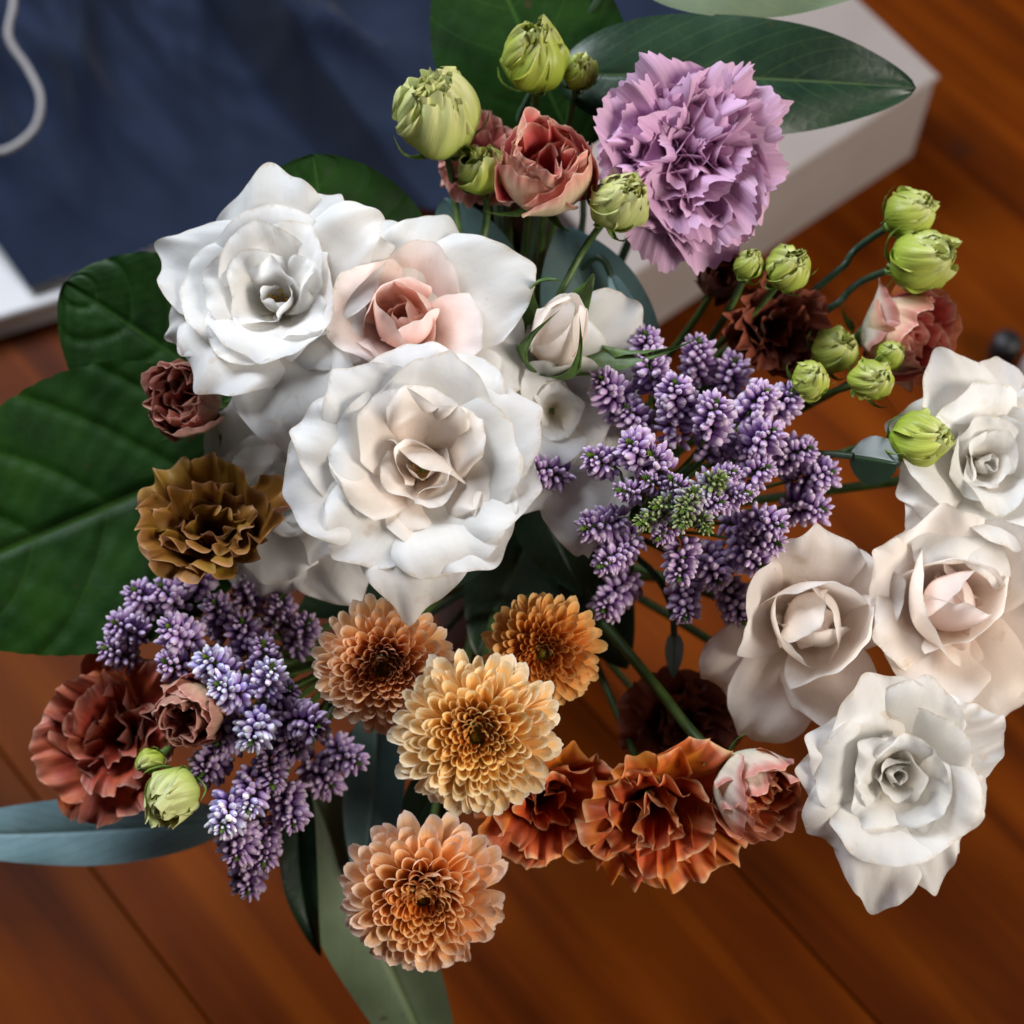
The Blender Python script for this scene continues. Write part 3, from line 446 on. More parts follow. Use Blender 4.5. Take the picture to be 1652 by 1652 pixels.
# ------------------------------------------------------------------ roses
def flower(name, label, cat, px, py, h, tilt, depth, group=None):
    a = axis_of(*tilt); p = PX(px, py, h) - a * depth
    return thing(name, label, cat, p, frame(a), group), p, a
def add_petal(o, seed, mat, name='petal', **kw):
    V, Q, uv = petal(seed, **kw); return link(name, mesh(name, V, Q, M[mat], uv), o)
GA = 2.39996
def rose(label, px, py, h, Rp, tilt, outer, rings, seed, mats=('rose_white', 'rose_white', 'rose_white'), depth=.4, via=None, stamens=False, inner=()):
    R = Rp * (DIST - h) / F
    o, p, a = flower('rose', label, 'rose', px, py, h, tilt, depth * R, 'roses')
    sd = seed * 1000; rg = random.Random(seed)
    for ri, ring in enumerate(rings):
        n = ring.pop('cnt'); cm = ring.pop('calm', 1.0); off = ring.pop('off', rg.uniform(0, 6.28)); mat = ring.pop('mat', mats[0] if ri < len(rings) / 2 else mats[1])
        for i in range(n):
            sd += 1; kw = dict(ring)
            for key in ('a0', 'a1'): kw[key] += rg.uniform(-12, 12) * cm
            kw['L'] = ring['L'] * R * rg.uniform(.84, 1.14); kw['W'] = ring['W'] * R * rg.uniform(.82, 1.15); kw['r0'] = ring.get('r0', .05) * R
            kw['tip'] = ring.get('tip', 0) * rg.uniform(.5, 1.5); kw['ruf'] = ring.get('ruf', .02) * R
            kw['roll'] = ring.get('roll', .4) * rg.uniform(.1, 2.0); kw['jag'] = .008; kw['bump'] = .03; kw['lean'] = rg.uniform(-.12, .12) * cm; kw['point'] = ring.get('point', .05) * rg.uniform(0, 1.8)
            kw.setdefault('rf', 1.3); kw.setdefault('nu', 33); kw.setdefault('nv', 34); kw.setdefault('fine', .009)
            add_petal(o, sd, mat, phi=off + i * 6.283 / n + rg.uniform(-.35, .35) * cm, **kw)
        ring['cnt'] = n
    for q in inner:                                       # folded petals round the heart
        ang, L_, W_ = q[:3]; ex = dict(q[3]) if len(q) > 3 else {}
        sd += 1; kw = dict(a0=55, a1=8, b0=1.1, b1=.8, tip=60, tip0=.6, roll=.6, point=.06, k=.36, n=2.4, ruf=.03 * R, rf=1.6, bump=.034, jag=.006, b=.4, wp=.7, r0=.03 * R, nu=37, nv=38, fine=.010)
        mt = ex.pop('mat', mats[0]); kw.update(ex); add_petal(o, sd, mt, L=L_ * R, W=W_ * R, phi=math.radians(ang), **kw)
    for q in outer:                                       # angle in picture, reach, half width and options
        ang, L_, W_ = q[:3]; ex = dict(q[3]) if len(q) > 3 else {}
        sd += 1; wob = random.Random(sd); kw = dict(a0=55, a1=88, b0=.35, b1=.15, tip=25, roll=.5, point=.08, k=.38, n=2.4, ruf=R * wob.uniform(.02, .045), rf=wob.uniform(1.0, 2.2), bump=.034, jag=.006, b=.34, wp=.7, r0=.05 * R, z0=-.02 * R, nu=41, nv=42, fine=.009)
        mt = ex.pop('mat', mats[2]); kw.update(ex); kw['a1'] += wob.uniform(-9, 9); kw['tip'] += 0 if 'tip' in ex else wob.uniform(-20, 45); kw['roll'] *= wob.uniform(.4, 2.2); kw['lean'] = wob.uniform(-.1, .1); add_petal(o, sd, mt, L=L_ * R, W=W_ * R, phi=math.radians(ang), **kw)
    if stamens:
        for i in range(16):
            an = i * GA; l = R * rg.uniform(.10, .18); b_ = np.array([math.cos(an), math.sin(an), 0]) * .03 * R; d_ = nrm(np.array([math.cos(an) * .5, math.sin(an) * .5, 1]))
            V, Q = tube(np.array([b_, b_ + d_ * l * .8, b_ + d_ * l, b_ + d_ * l * 1.12]), [.0003, .0003, .0008, .0004], 5); link('stamen', mesh('stamen', V, Q, M['stamen']), o)
    receptacle(o, 'calyx', .12 * R, .16 * R); calyx(o, 'sepal', R, L=.45 * R, W=.07 * R, a0=80, a1=115, z=-.05 * R, seed=seed, b0=.4)
    stem(o, p - a * .15 * R, a, .0024, via=via); return o
def open_rings(r0=.05, c=None, m=None):
    a = dict(cnt=4, L=.50, W=.27, a0=44, a1=-6, b0=1.45, b1=1.0, tip=60, r0=.03, z0=0, k=.34, roll=.6, ruf=.02, tip0=.55)
    b = dict(cnt=4, L=.70, W=.42, a0=56, a1=10, b0=1.1, b1=.75, tip=70, r0=.04, k=.36, roll=.8, ruf=.02, tip0=.6)
    d = dict(cnt=4, L=.90, W=.56, a0=64, a1=34, b0=.8, b1=.4, tip=60, r0=.05, k=.38, roll=.9, ruf=.02, tip0=.62)
    if c: a['mat'] = c
    if m: b['mat'] = m
    return [a, b, d]
def cup_rings(c=None, m=None):
    a = dict(cnt=4, L=.62, W=.28, a0=44, a1=-40, b0=1.5, b1=1.4, tip=25, r0=.02, k=.32, roll=.2, ruf=.010, twist=.5, calm=.45)
    b = dict(cnt=4, L=.86, W=.48, a0=66, a1=-44, b0=1.3, b1=1.2, tip=22, r0=.03, k=.38, roll=.25, ruf=.010, twist=.35, calm=.35, off=.4)
    d = dict(cnt=4, L=1.02, W=.62, a0=78, a1=-28, b0=1.15, b1=.95, tip=30, r0=.04, k=.40, roll=.35, ruf=.012, calm=.4, off=1.2)
    if c: a['mat'] = c
    if m: b['mat'] = m
    return [a, b, d]
def egg_rings(c, m, d_):
    return [dict(cnt=3, L=.80, W=.40, a0=62, a1=-86, b0=1.5, b1=1.4, tip=12, r0=.02, k=.42, roll=.1, ruf=.008, twist=.7, calm=.3, mat=c),
            dict(cnt=3, L=.88, W=.50, a0=68, a1=-62, b0=1.3, b1=1.2, tip=26, r0=.03, k=.42, roll=.3, ruf=.012, twist=.4, calm=.35, mat=m),
            dict(cnt=3, L=.98, W=.62, a0=76, a1=-34, b0=1.1, b1=1.0, tip=30, r0=.04, k=.42, roll=.4, ruf=.016, calm=.45, mat=d_)]
rose('white rose with pointed upper petals, upper left of the bouquet', 435, 470, .02, 176, (-.15, .25),
     [(95, 1.17, .62, dict(point=.15, a1=74, tip=12)), (62, 1.15, .55, dict(a1=75)), (150, 1.18, .52, dict(point=.14, a1=78, tip=20)), (198, 1.1, .40, dict(a1=95)), (232, 1.1, .62, dict(a1=85)), (285, 1.45, .6, dict(a1=110, point=.1, tip=40)), (20, 1.15, .5, dict(a1=80)), (262, 1.0, .6, {}), (38, 1.3, .42, dict(a1=80, roll=1.3, b0=.6, tip=60)), (330, 1.0, .5, {})], open_rings()[2:], 11, stamens=True, inner=[(210, .52, .34, dict(a0=72, a1=-10, b0=1.6, b1=1.5, tip=70, roll=.2)), (75, .62, .30, dict(a0=40, a1=-14, b0=1.1, tip=30)), (130, .66, .34, dict(a0=50, a1=-4, b0=1.2, tip=90)), (20, .70, .26, dict(a0=48, a1=12, b0=1.4, roll=1.6)), (320, .74, .32, dict(a0=62, a1=26, b0=.9, tip=80, roll=1.6)), (345, .46, .24, dict(a0=50, a1=-20, b0=1.6)), (160, .40, .2, dict(a0=44, a1=-40, b0=1.7, b1=1.7, tip=30, roll=.2)), (250, .38, .2, dict(a0=50, a1=-46, b0=1.7, b1=1.7, tip=30, roll=.2)), (265, .60, .36, dict(a0=72, a1=14, tip=90)), (100, .82, .46, dict(a0=48, a1=20, tip=50)), (55, .86, .42, dict(a0=50, a1=24, tip=60, roll=1.6)), (165, .76, .42, dict(a0=60, a1=22, tip=80)), (240, .82, .5, dict(a0=70, a1=36, tip=60))])
rose('white rose with blush pink heart tucked between two larger white roses', 652, 510, .018, 165, (.02, .2),
     [(70, 1.15, .62, {}), (110, 1.15, .55, {}), (150, 1.05, .5, {}), (25, 1.35, .62, dict(a1=80)), (340, 1.3, .7, dict(a1=92)), (205, 1.05, .5, {}), (300, 1.2, .75, dict(a1=85)), (245, 1.1, .7, dict(a1=85))], cup_rings('rose_pink', 'rose_pink')[:2] + [dict(cnt=5, L=.95, W=.5, a0=66, a1=18, b0=.9, b1=.6, tip=40, r0=.05, k=.38, roll=.6, ruf=.02, mat='rose_blush')], 12, mats=('rose_pink', 'rose_blush', 'rose_white'))
R3 = open_rings(); R3[0]['mat'] = 'rose_cream'; R3[1]['mat'] = 'rose_cream'; R3[2]['mat'] = 'rose_white'
rose('largest white rose, fully open, in the middle of the bouquet', 677, 750, .05, 197, (-.02, .08),
     [(190, 1.18, .62, dict(a1=82, point=.06)), (160, 1.1, .5, dict(a1=72)), (268, 1.2, .55, dict(a1=92, point=.13, n=2.0, k=.45, tip=18)), (225, 1.0, .5, dict(a1=82)), (100, 1.05, .6, dict(a1=66)), (65, 1.05, .55, dict(a1=70)), (28, 1.08, .55, dict(a1=72)), (345, 1.0, .6, dict(a1=76)), (312, 1.0, .58, dict(a1=80)), (130, 1.05, .5, dict(a1=70))], R3[2:], 13, mats=('rose_cream', 'rose_white', 'rose_white'), stamens=True, inner=[(150, .52, .30, dict(a0=62, a1=-25, b0=1.9, b1=2.0, tip=30)), (235, .58, .38, dict(a0=78, a1=25, b0=.8, b1=.5, tip=120, roll=.3)), (205, .44, .30, dict(a0=70, a1=-10, b0=1.3, tip=70)), (300, .46, .26, dict(a0=70, a1=0, b0=1.2, tip=80)), (335, .42, .24, dict(a0=60, a1=-20, b0=1.5, tip=60)), (260, .36, .2, dict(a0=44, a1=-36, b0=1.7, b1=1.6, tip=40, roll=.2)), (62, .56, .42, dict(a0=70, a1=-75, b0=.9, b1=.9, tip=10)), (80, .82, .42, dict(a0=52, a1=14, b0=.8, tip=120, roll=1.8)), (38, .78, .36, dict(a0=52, a1=22, b0=.9, tip=70, roll=2.4)), (335, .66, .34, dict(a0=74, a1=30, tip=60, roll=1.2)), (288, .72, .42, dict(a0=76, a1=44, tip=60)), (120, .80, .44, dict(a0=56, a1=26, tip=60)), (180, .78, .46, dict(a0=66, a1=40, tip=50))])
rose('white rose mostly hidden behind the largest one, its petals showing left and below', 460, 790, -.015, 165, (-.2, -.1),
     [(120, 1.2, .6, {}), (170, 1.0, .5, {}), (300, 1.3, .5, {}), (250, 1.2, .5, {}), (30, 1.0, .6, {}), (340, 1.2, .5, {})], open_rings(), 14)
rose('white rose mostly hidden between the largest rose and the lilac spray', 905, 660, .0, 165, (.2, .0),
     [(60, 1.35, .5, dict(point=.02, a1=75)), (85, 1.0, .5, {}), (30, 1.0, .45, {}), (290, 1.55, .5, dict(a1=95)), (250, 1.1, .5, {}), (330, 1.1, .45, {}), (190, 1, .6, {})], open_rings(), 15)
rose('half open cream rose cup nearest the large lilac spray', 1312, 1005, .004, 162, (.16, .02),
     [(215, 1.2, .45, dict(a0=70, a1=120, tip=50)), (250, 1.35, .5, dict(a0=70, a1=95)), (290, 1.2, .5, dict(a0=70, a1=60, b0=.8)), (160, 1.05, .55, dict(a0=72, a1=12, b0=1)), (85, 1.05, .6, dict(a0=70, a1=15, b0=.9)), (20, 1.05, .55, dict(a0=72, a1=20, b0=.9))], egg_rings('rose_blush', 'rose_cream', 'rose_cream'), 16, mats=('rose_cream',) * 3)
rose('cupped blush rose at the right edge beside the cream cup', 1538, 970, .005, 165, (.02, .12),
     [(300, 1.3, .6, dict(a0=70, a1=80)), (255, 1.1, .55, dict(a0=70, a1=55)), (150, 1.05, .5, dict(a0=72, a1=20, b0=1)), (100, 1.1, .6, dict(a0=70, a1=25)), (340, 1.4, .6, dict(a0=70, a1=85)), (200, 1.0, .5, dict(a0=72, a1=25, b0=1)), (40, 1.1, .5, dict(a0=70, a1=35))], egg_rings('rose_blush', 'rose_blush', 'rose_cream'), 17, mats=('rose_blush', 'rose_cream', 'rose_cream'))
rose('bright white rose lowest at the right side, petals flaring downwards', 1455, 1258, .02, 170, (.08, -.12),
     [(255, 1.26, .5, dict(a1=92, point=.14, tip=18)), (110, 1.15, .6, dict(a1=60)), (75, 1.05, .55, dict(a1=65)), (35, 1.1, .55, dict(a1=78, ruf=.0016, rf=5)), (0, 1.0, .5, {}), (325, 1.0, .5, {}), (295, 1.12, .42, dict(point=.12)), (180, .95, .5, dict(a1=75)), (150, 1.0, .5, dict(a1=65)), (220, 1.0, .5, {})], open_rings()[2:], 18, inner=[(50, .66, .42, dict(a0=60, a1=0, b0=1.1, tip=40)), (95, .70, .36, dict(a0=50, a1=4, tip=70)), (140, .74, .34, dict(a0=50, a1=16, roll=1.8, tip=70)), (185, .62, .3, dict(a0=60, a1=10, roll=1.6)), (230, .66, .34, dict(a0=66, a1=20, tip=80)), (275, .70, .40, dict(a0=70, a1=30, tip=70)), (320, .66, .40, dict(a0=62, a1=14, tip=60)), (10, .5, .3, dict(a0=56, a1=-26, b0=1.6, tip=30)), (120, .44, .22, dict(a0=44, a1=-20, b0=1.8)), (255, .42, .24, dict(a0=54, a1=-24, b0=1.7, tip=50)), (30, .34, .17, dict(a0=34, a1=-34, b0=1.8, b1=1.8, tip=20, roll=.1)), (150, .36, .18, dict(a0=34, a1=-34, b0=1.8, b1=1.8, tip=20, roll=.1)), (275, .33, .17, dict(a0=34, a1=-34, b0=1.8, b1=1.8, tip=20, roll=.1)), (200, .26, .12, dict(a0=20, a1=-26, b0=1.9, b1=1.9, tip=10, roll=0))])
rose('white rose cut off by the right edge of the picture', 1605, 745, .0, 165, (.2, .1),
     [(120, 1.2, .5, dict(a1=75, point=.1)), (200, 1.0, .55, dict(a1=80)), (235, 1.2, .55, dict(a1=88)), (160, 1.05, .5, {}), (270, 1.2, .5, {}), (80, 1.05, .5, {}), (310, 1.1, .5, {}), (30, 1.1, .5, {})], open_rings(), 19, inner=[(20, .34, .17, dict(a0=34, a1=-34, b0=1.8, b1=1.8, tip=20, roll=.1)), (140, .36, .18, dict(a0=34, a1=-34, b0=1.8, b1=1.8, tip=20, roll=.1)), (265, .33, .17, dict(a0=34, a1=-34, b0=1.8, b1=1.8, tip=20, roll=.1))])

# closed rose bud with long sepals
o, p, a = flower('rose_bud', 'closed cream rose bud with long green sepals', 'rose bud', 893, 548, .008, (.26, .45), .016, 'roses')
for i in range(4): add_petal(o, 900 + i, 'rose_cream', L=.048, W=.0205, a0=48, a1=-40, b0=1.5, b1=1.5, tip=10, r0=.001, k=.6, n=1.8, ruf=.0003, phi=i * 1.57 + .4, twist=.5, point=.1)
for i, (ang, L_) in enumerate(((60, .056), (130, .052), (215, .044), (290, .048), (350, .062))):
    add_petal(o, 950 + i, 'sepal', 'sepal', L=L_, W=.0115, a0=70, a1=-30 + (ang == 350) * 62, b0=.9, b1=.4, r0=.002, z0=-.002, b=.7, wp=.4, sh=.85, k=.5, n=1.4, point=.3, phi=math.radians(ang), ruf=.0004, nu=11, nv=20)
receptacle(o, 'sepal', .0055, .009); stem(o, p - a * .008, a, .0018)

# ------------------------------------------------------------------ chrysanthemums
def mum_meshes():
    out = []
    for i, (a1, b0, W_, pt) in enumerate(((-26, 1.5, .30, 0), (-30, 1.45, .28, 0), (-28, 1.3, .26, .0), (-18, 1.0, .23, .015), (-6, .7, .205, .025))):
        for j in range(3):
            V, Q, uv = petal(40 + i * 3 + j, L=1, W=W_ * (.93 + .07 * j), a0=6, a1=a1 + 6 * (j - 1), b0=b0 * .7, b1=b0, b=.42, wp=.7, k=.20, n=3.2, point=pt, bump=.012, jag=.012, nu=9, nv=11, tip=-14 + 10 * j, lean=.06 * (j - 1))
            out.append(mesh('petal', V, Q, M['mum'], uv))
    return out
MUM = mum_meshes()
def mum(label, px, py, h, Rp, tilt, seed, inner, outerc, n=225, hole=1.0, wd=1.0, up=1.0, curl=1.0):
    R = Rp * (DIST - h) / F; rg = random.Random(seed)
    o, p, a = flower('chrysanthemum', label, 'chrysanthemum', px, py, h, tilt, .33 * R, 'apricot chrysanthemums')
    for i in range(n):
        t = (i + 2) / (n + 1); phi = i * GA + rg.uniform(-.1, .1)
        rb = R * (.07 + .26 * math.sqrt(t)); L_ = R * (.13 * hole + .56 * t ** .72) * rg.uniform(.92, 1.08); tl = math.radians(12 + 92 * t ** (.8 * up) + rg.uniform(-7, 7))
        k = min(4, int(t * 5.2)); m = MUM[k * 3 + rg.randrange(3)]
        X = Matrix.Rotation(phi, 4, 'Z') @ Matrix.Translation((rb, 0, .06 * R * (1 - t))) @ Matrix.Rotation(tl, 4, 'Y') @ Matrix.Rotation(rg.uniform(-.25, .25), 4, 'Z') @ Matrix.Diagonal((L_ * curl, L_ * (1.12 - .12 * t) * wd * rg.uniform(.85, 1.12), L_, 1))
        f = sm(0, 1, np.array(t)) + rg.uniform(-.08, .08); c = tuple(max(0, inner[q] + (outerc[q] - inner[q]) * f) for q in range(3))
        link('petal', m, o, X, c)
    V, Q = tube(np.array([[0, 0, -.02 * R], [0, 0, .08 * R], [0, 0, .10 * R]]), [.12 * R, .06 * R, .005 * R], 12); link('disc', mesh('disc', V, Q, M['tuft']), o, color=(1.4, .7, .3))
    receptacle(o, 'calyx', .28 * R, .2 * R); stem(o, p - a * .18 * R, a, .0022); return o
mum('apricot chrysanthemum in front of the two others, middle of the lower bouquet', 772, 1195, .065, 142, (.05, -.10), 1, (1.0, .86, .45), (1.03, 1.04, 1.02), hole=1.0, n=285, wd=.84)
mum('apricot chrysanthemum left of and partly behind the front one', 616, 1085, .035, 124, (-.02, -.16), 2, (.85, .52, .35), (1.02, .92, .92), hole=.75, wd=.9, n=240, up=1.2)
mum('deep amber chrysanthemum behind, below the large lilac spray', 878, 1060, .02, 106, (.05, -.16), 3, (.70, .40, .15), (.95, .70, .38), n=210, hole=.75, wd=.86, up=.9)
mum('apricot chrysanthemum standing alone at the bottom', 683, 1466, .02, 138, (.02, -.26), 4, (1.02, .74, .38), (1.03, .93, 1.02), hole=1.15, n=230, wd=.95, up=1.1, curl=1.2)

# ------------------------------------------------------------------ carnation
def carnation():
    h = -.005; R = 200 * (DIST - h) / F; rg = random.Random(5)
    o, p, a = flower('carnation', 'large lilac carnation with fringed petals at the top right', 'carnation', 1112, 254, h, (.12, -.05), .5 * R)
    n = 60
    for i in range(n):
        t = (i + .5) / n; phi = i * GA + rg.uniform(-.2, .2)
        a1 = -8 + 84 * t ** 1.0 + rg.uniform(-22, 22) * (1 - .5 * t)
        add_petal(o, 7000 + i, 'carn', L=R * (.62 + .46 * t) * rg.uniform(.92, 1.06), W=R * (.38 + .20 * t) * rg.uniform(.85, 1.15), a0=a1 * .35 + 4, a1=a1 + 8, ap=1.2, b0=.8, b1=rg.uniform(-.9, .9), r0=.03 * R, b=.14, wp=1.5, k=.42, n=2.4, tip=rg.uniform(-10, 40), tip0=.7,
                  ruf=R * (.10 - .04 * t) * rg.uniform(.7, 1.4), rf=rg.uniform(1.6, 2.8), rpow=1.2, serr=.030, sn=rg.uniform(7, 10), jag=.02, bump=.05, phi=phi, lean=rg.uniform(-.45, .45) * (1 - .4 * t), nu=61, nv=22, roll=rg.uniform(-1.0, 1.0))
    V, Q = tube(np.array([[0, 0, -.42 * R], [0, 0, -.36 * R], [0, 0, -.1 * R], [0, 0, .08 * R], [0, 0, .12 * R]]), [.05 * R, .12 * R, .14 * R, .13 * R, .02 * R], 12); link('calyx', mesh('calyx', V, Q, M['stem']), o)
    stem(o, p - a * .4 * R, a, .0023, 'stem_dark'); return o
carnation()

# ------------------------------------------------------------------ lisianthus blooms
def lis_open(ruf=1.0, n=(4, 5, 6), flat=1.0):
    return [dict(cnt=n[0], L=.62, W=.30, a0=30, a1=4, b0=1.2, b1=.6, tip=25, r0=.04, k=.30, n=3.2, roll=.2, ruf=.07 * ruf, rf=2.4),
            dict(cnt=n[1], L=.88, W=.46, a0=40, a1=26 * flat, b0=.9, b1=.5, tip=35, r0=.06, k=.36, n=3.2, roll=.2, ruf=.07 * ruf, rf=3.0),
            dict(cnt=n[2], L=1.08, W=.58, a0=48, a1=62 * flat, b0=.7, b1=.3, tip=30, r0=.06, k=.40, n=3.0, roll=.2, ruf=.06 * ruf, rf=3.6)]
def lis_cup(ruf=1.0):
    return [dict(cnt=4, L=.74, W=.24, a0=30, a1=-12, b0=1.4, b1=1.0, tip=20, r0=.02, k=.2, roll=.2, ruf=.06 * ruf, rf=2.6, twist=.5),
            dict(cnt=4, L=.92, W=.40, a0=50, a1=-22, b0=1.3, b1=1.1, tip=20, r0=.03, k=.22, roll=.2, ruf=.05 * ruf, rf=3, twist=.35),
            dict(cnt=4, L=1.06, W=.56, a0=64, a1=-32, b0=1.3, b1=1.2, tip=22, r0=.04, k=.30, roll=.1, ruf=.022 * ruf, rf=3, twist=.25),
            dict(cnt=4, L=1.08, W=.66, a0=74, a1=-34, b0=1.25, b1=1.1, tip=18, r0=.05, k=.36, roll=.1, ruf=.012 * ruf, rf=2.4, twist=.15)]
def lis(label, px, py, h, Rp, tilt, rings, mat, seed, depth=.6, outmat=None, stretch=None, via=None, srad=.0019, smat='stem', name='ruffled_bloom', outn=2):
    cup = rings[-1]['a1'] < 0; R = Rp * (1.55 if cup else 1.2) * (DIST - h) / F; rg = random.Random(seed); sd = seed * 777
    o, p, a = flower(name, label, 'lisianthus', px, py, h, tilt, depth * R, 'ruffled blooms')
    if stretch:
        an, f = stretch; ca, sa = math.cos(math.radians(an)), math.sin(math.radians(an)); Sx = np.array([[ca, -sa, 0], [sa, ca, 0], [0, 0, 1]]) @ np.diag([f, 1, 1]) @ np.array([[ca, sa, 0], [-sa, ca, 0], [0, 0, 1]])
    for ri, ring in enumerate(rings):
        n = ring['cnt']; off = rg.uniform(0, 6.28)
        for i in range(n):
            sd += 1; kw = {k: v for k, v in ring.items() if k != 'cnt'}
            kw['a0'] += rg.uniform(-7, 7); kw['a1'] += rg.uniform(-18, 18) * (.4 if cup else .8); kw['L'] *= R * rg.uniform(.88, 1.1); kw['W'] *= R * rg.uniform(.88, 1.12); kw['r0'] *= R; kw['ruf'] *= R * rg.uniform(.7, 1.3); kw['rf'] *= rg.uniform(.8, 1.25)
            wl = .35 if cup else .75; kw['tip'] *= 1 + wl * rg.uniform(-1.4, 1.2); kw['lean'] = wl * rg.uniform(-.35, .35); kw['roll'] = .2 + wl * rg.uniform(-.6, .7)
            V, Q, uv = petal(sd, phi=off + i * 6.283 / n + rg.uniform(-.15, .15), nu=65, nv=32, rpow=1.9, b=.3, wp=.75, jag=.025, bump=.02 if cup else .035, fine=.011 if cup else .018, ff=1.7, **kw)
            if stretch: V = V @ Sx.T
            link('petal', mesh('petal', V, Q, M[outmat if outmat and ri >= len(rings) - outn else mat], uv), o)
    receptacle(o, 'calyx', .13 * R, .16 * R); calyx(o, 'sepal', R, L=.5 * R, W=.05 * R, a0=75, a1=50, z=-.06 * R, seed=seed, b0=.4)
    stem(o, p - a * .14 * R, a, srad, smat, via=via); return o
lis('large rusty orange ruffled bloom, open, between two other rust blooms at the bottom', 1065, 1325, .01, 122, (.12, -.35), lis_open(1.2), 'lis_rust', 31)
lis('rust orange ruffled bloom partly hidden behind the front chrysanthemum', 885, 1305, .005, 105, (.15, -.3), lis_open(1.2), 'lis_rust', 32)
lis('dusky dark bloom in the shade above the large rust bloom', 1115, 1165, -.05, 90, (.2, .1), lis_open(1.1), 'lis_deep_shade', 33)
lis('half open bloom with cream outside and copper lip beside the lowest white rose', 1246, 1302, .02, 88, (.5, -.42), lis_cup(1.3), 'lis_rust', 34, outmat='lis_pale', depth=.9, via=PX(1060, 1110, -.03), srad=.0026)
lis('wide rusty bloom at the left below the round leaf', 175, 1190, -.02, 108, (-.25, .05), lis_open(1.1), 'lis_maroon', 35, stretch=(80, 1.2))
lis('small dusky pink ruffled bloom in front of the wide rusty one', 285, 1166, .02, 72, (-.35, -.3), lis_cup(1.5), 'lis_dusk', 36, depth=.95)
lis('golden brown ruffled bloom between round leaf and largest white rose', 332, 838, .008, 104, (-.1, .45), lis_open(1.1, flat=.40), 'lis_brown', 37, stretch=(-22, 1.38))
lis('small brown pink ruffled bloom below left of the upper white rose', 276, 637, .0, 86, (-.35, .1), lis_cup(1.6), 'lis_dusk', 38, depth=.9)
lis('rosy brown cupped bloom among green buds at the top', 884, 245, .012, 104, (.03, .48), lis_cup(1.4), 'lis_pink', 39, depth=.8)
lis('dark red bloom hidden behind the rosy brown cupped one', 770, 255, -.03, 70, (-.3, .1), lis_open(1.0), 'lis_dusk', 40)
lis('dark brown open bloom in shade below two green buds', 1265, 520, -.03, 92, (.2, .0), lis_open(1.0, flat=.4), 'lis_deep_shade', 41, depth=.8)
lis('pink and orange ruffled bloom at the right edge above the white rose', 1522, 540, -.02, 104, (.62, -.05), lis_cup(1.6), 'lis_pink', 42, depth=1.0, outmat='lis_pale', outn=1)
lis('drooping dull purple bloom under the lilac carnation', 1165, 440, -.05, 56, (.1, .3), lis_cup(1.0), 'lis_deep_shade', 43)

# ------------------------------------------------------------------ green buds
def bud(label, px, py, h, rp, tilt, seed, elong=1.25, mat='bud', openn=0, ruf=1.0, srad=.0017, smat='stem', via=None):
    r = rp * (DIST - h) / F; rg = random.Random(seed); sd = seed * 313
    o, p, a = flower('flower_bud', label, 'flower bud', px, py, h, tilt, r * elong, 'green flower buds')
    for ri, (n, L_, W_, a0, a1, ru) in enumerate(((4, 2.1, .62, 30, -30, .09), (4, 2.5, 1.1, 68, -74 + 10 * openn, .07), (5, 2.6, 1.25, 84, -78 + 10 * openn, .055))):
        off = rg.uniform(0, 6.28)
        for i in range(n):
            sd += 1; add_petal(o, sd, mat, L=L_ * r * rg.uniform(.86, 1.06) * (elong / 1.25) ** .6, W=W_ * r * rg.uniform(.85, 1.1), a0=a0 + rg.uniform(-6, 6), a1=a1 + rg.uniform(-8, 8), b0=1.35, b1=1.2, tip=rg.uniform(-10, 18) + 10 * openn, r0=.08 * r, k=.25, ruf=ru * r * ruf * 1.8 * rg.uniform(.6, 1.6), rf=rg.uniform(3, 5), rpow=2.2, roll=rg.uniform(-.1, .9), fine=.010, b=.45, wp=.7, sh=.35, twist=.5 + .3 * ri, bump=.032, jag=.03, phi=off + i * 6.283 / n, nu=21, nv=20)
    receptacle(o, 'calyx', .34 * r, .4 * r); calyx(o, 'calyx', r, L=1.35 * r, W=.15 * r, a0=85, a1=15, z=-.12 * r, seed=seed, b0=.3)
    stem(o, p - a * .36 * r, a, srad, smat, via=via); return o
bud('large pale green bud, leftmost of those at the top', 702, 165, .005, 66, (-.12, .5), 51, 1.55, openn=1, via=PX(745, 420, -.03), mat='bud_pale')
bud('tall green bud standing highest at the top of the bouquet', 862, 75, -.01, 52, (-.02, .62), 52, 1.5, openn=.5, ruf=1.5)
bud('small green bud touching the tall highest one', 938, 108, -.02, 32, (.15, .55), 53, 1.3)
bud('green bud with a pink fleck, left of the rosy brown bloom', 775, 265, .0, 42, (-.1, .5), 54, 1.3, openn=1, via=PX(765, 430, -.03))
bud('plump green bud between rosy brown bloom and carnation', 1003, 322, .01, 50, (.35, .35), 55, 1.2, openn=1, via=PX(905, 470, -.02), mat='bud_pale')
bud('small twisted green bud below the carnation', 1212, 422, .0, 28, (.2, .6), 56, 1.2)
bud('round green bud above the dark brown open bloom', 1275, 430, .0, 40, (.25, .4), 57, 1.15, openn=1)
bud('green bud farthest up at the right, on a bent stem', 1476, 340, -.02, 44, (.6, .35), 58, 1.15, via=PX(1360, 430, -.04), smat='stem_dark')
bud('plump green bud below the farthest one at the right', 1498, 415, -.015, 55, (.6, .15), 59, 1.2, openn=1, mat='bud', via=PX(1350, 490, -.04), smat='stem_dark')
bud('small round green bud touching the lilac spray', 1312, 610, .01, 36, (.3, .2), 60, 1.1)
bud('shaded green bud behind the round one near the lilac spray', 1352, 560, -.02, 42, (.3, .3), 61, 1.1, openn=1)
bud('round green bud left of the pink and orange bloom', 1412, 610, .0, 40, (.35, .1), 62, 1.1)
bud('tiny green bud tucked above its round neighbour', 1440, 570, -.01, 26, (.3, .3), 63, 1.2)
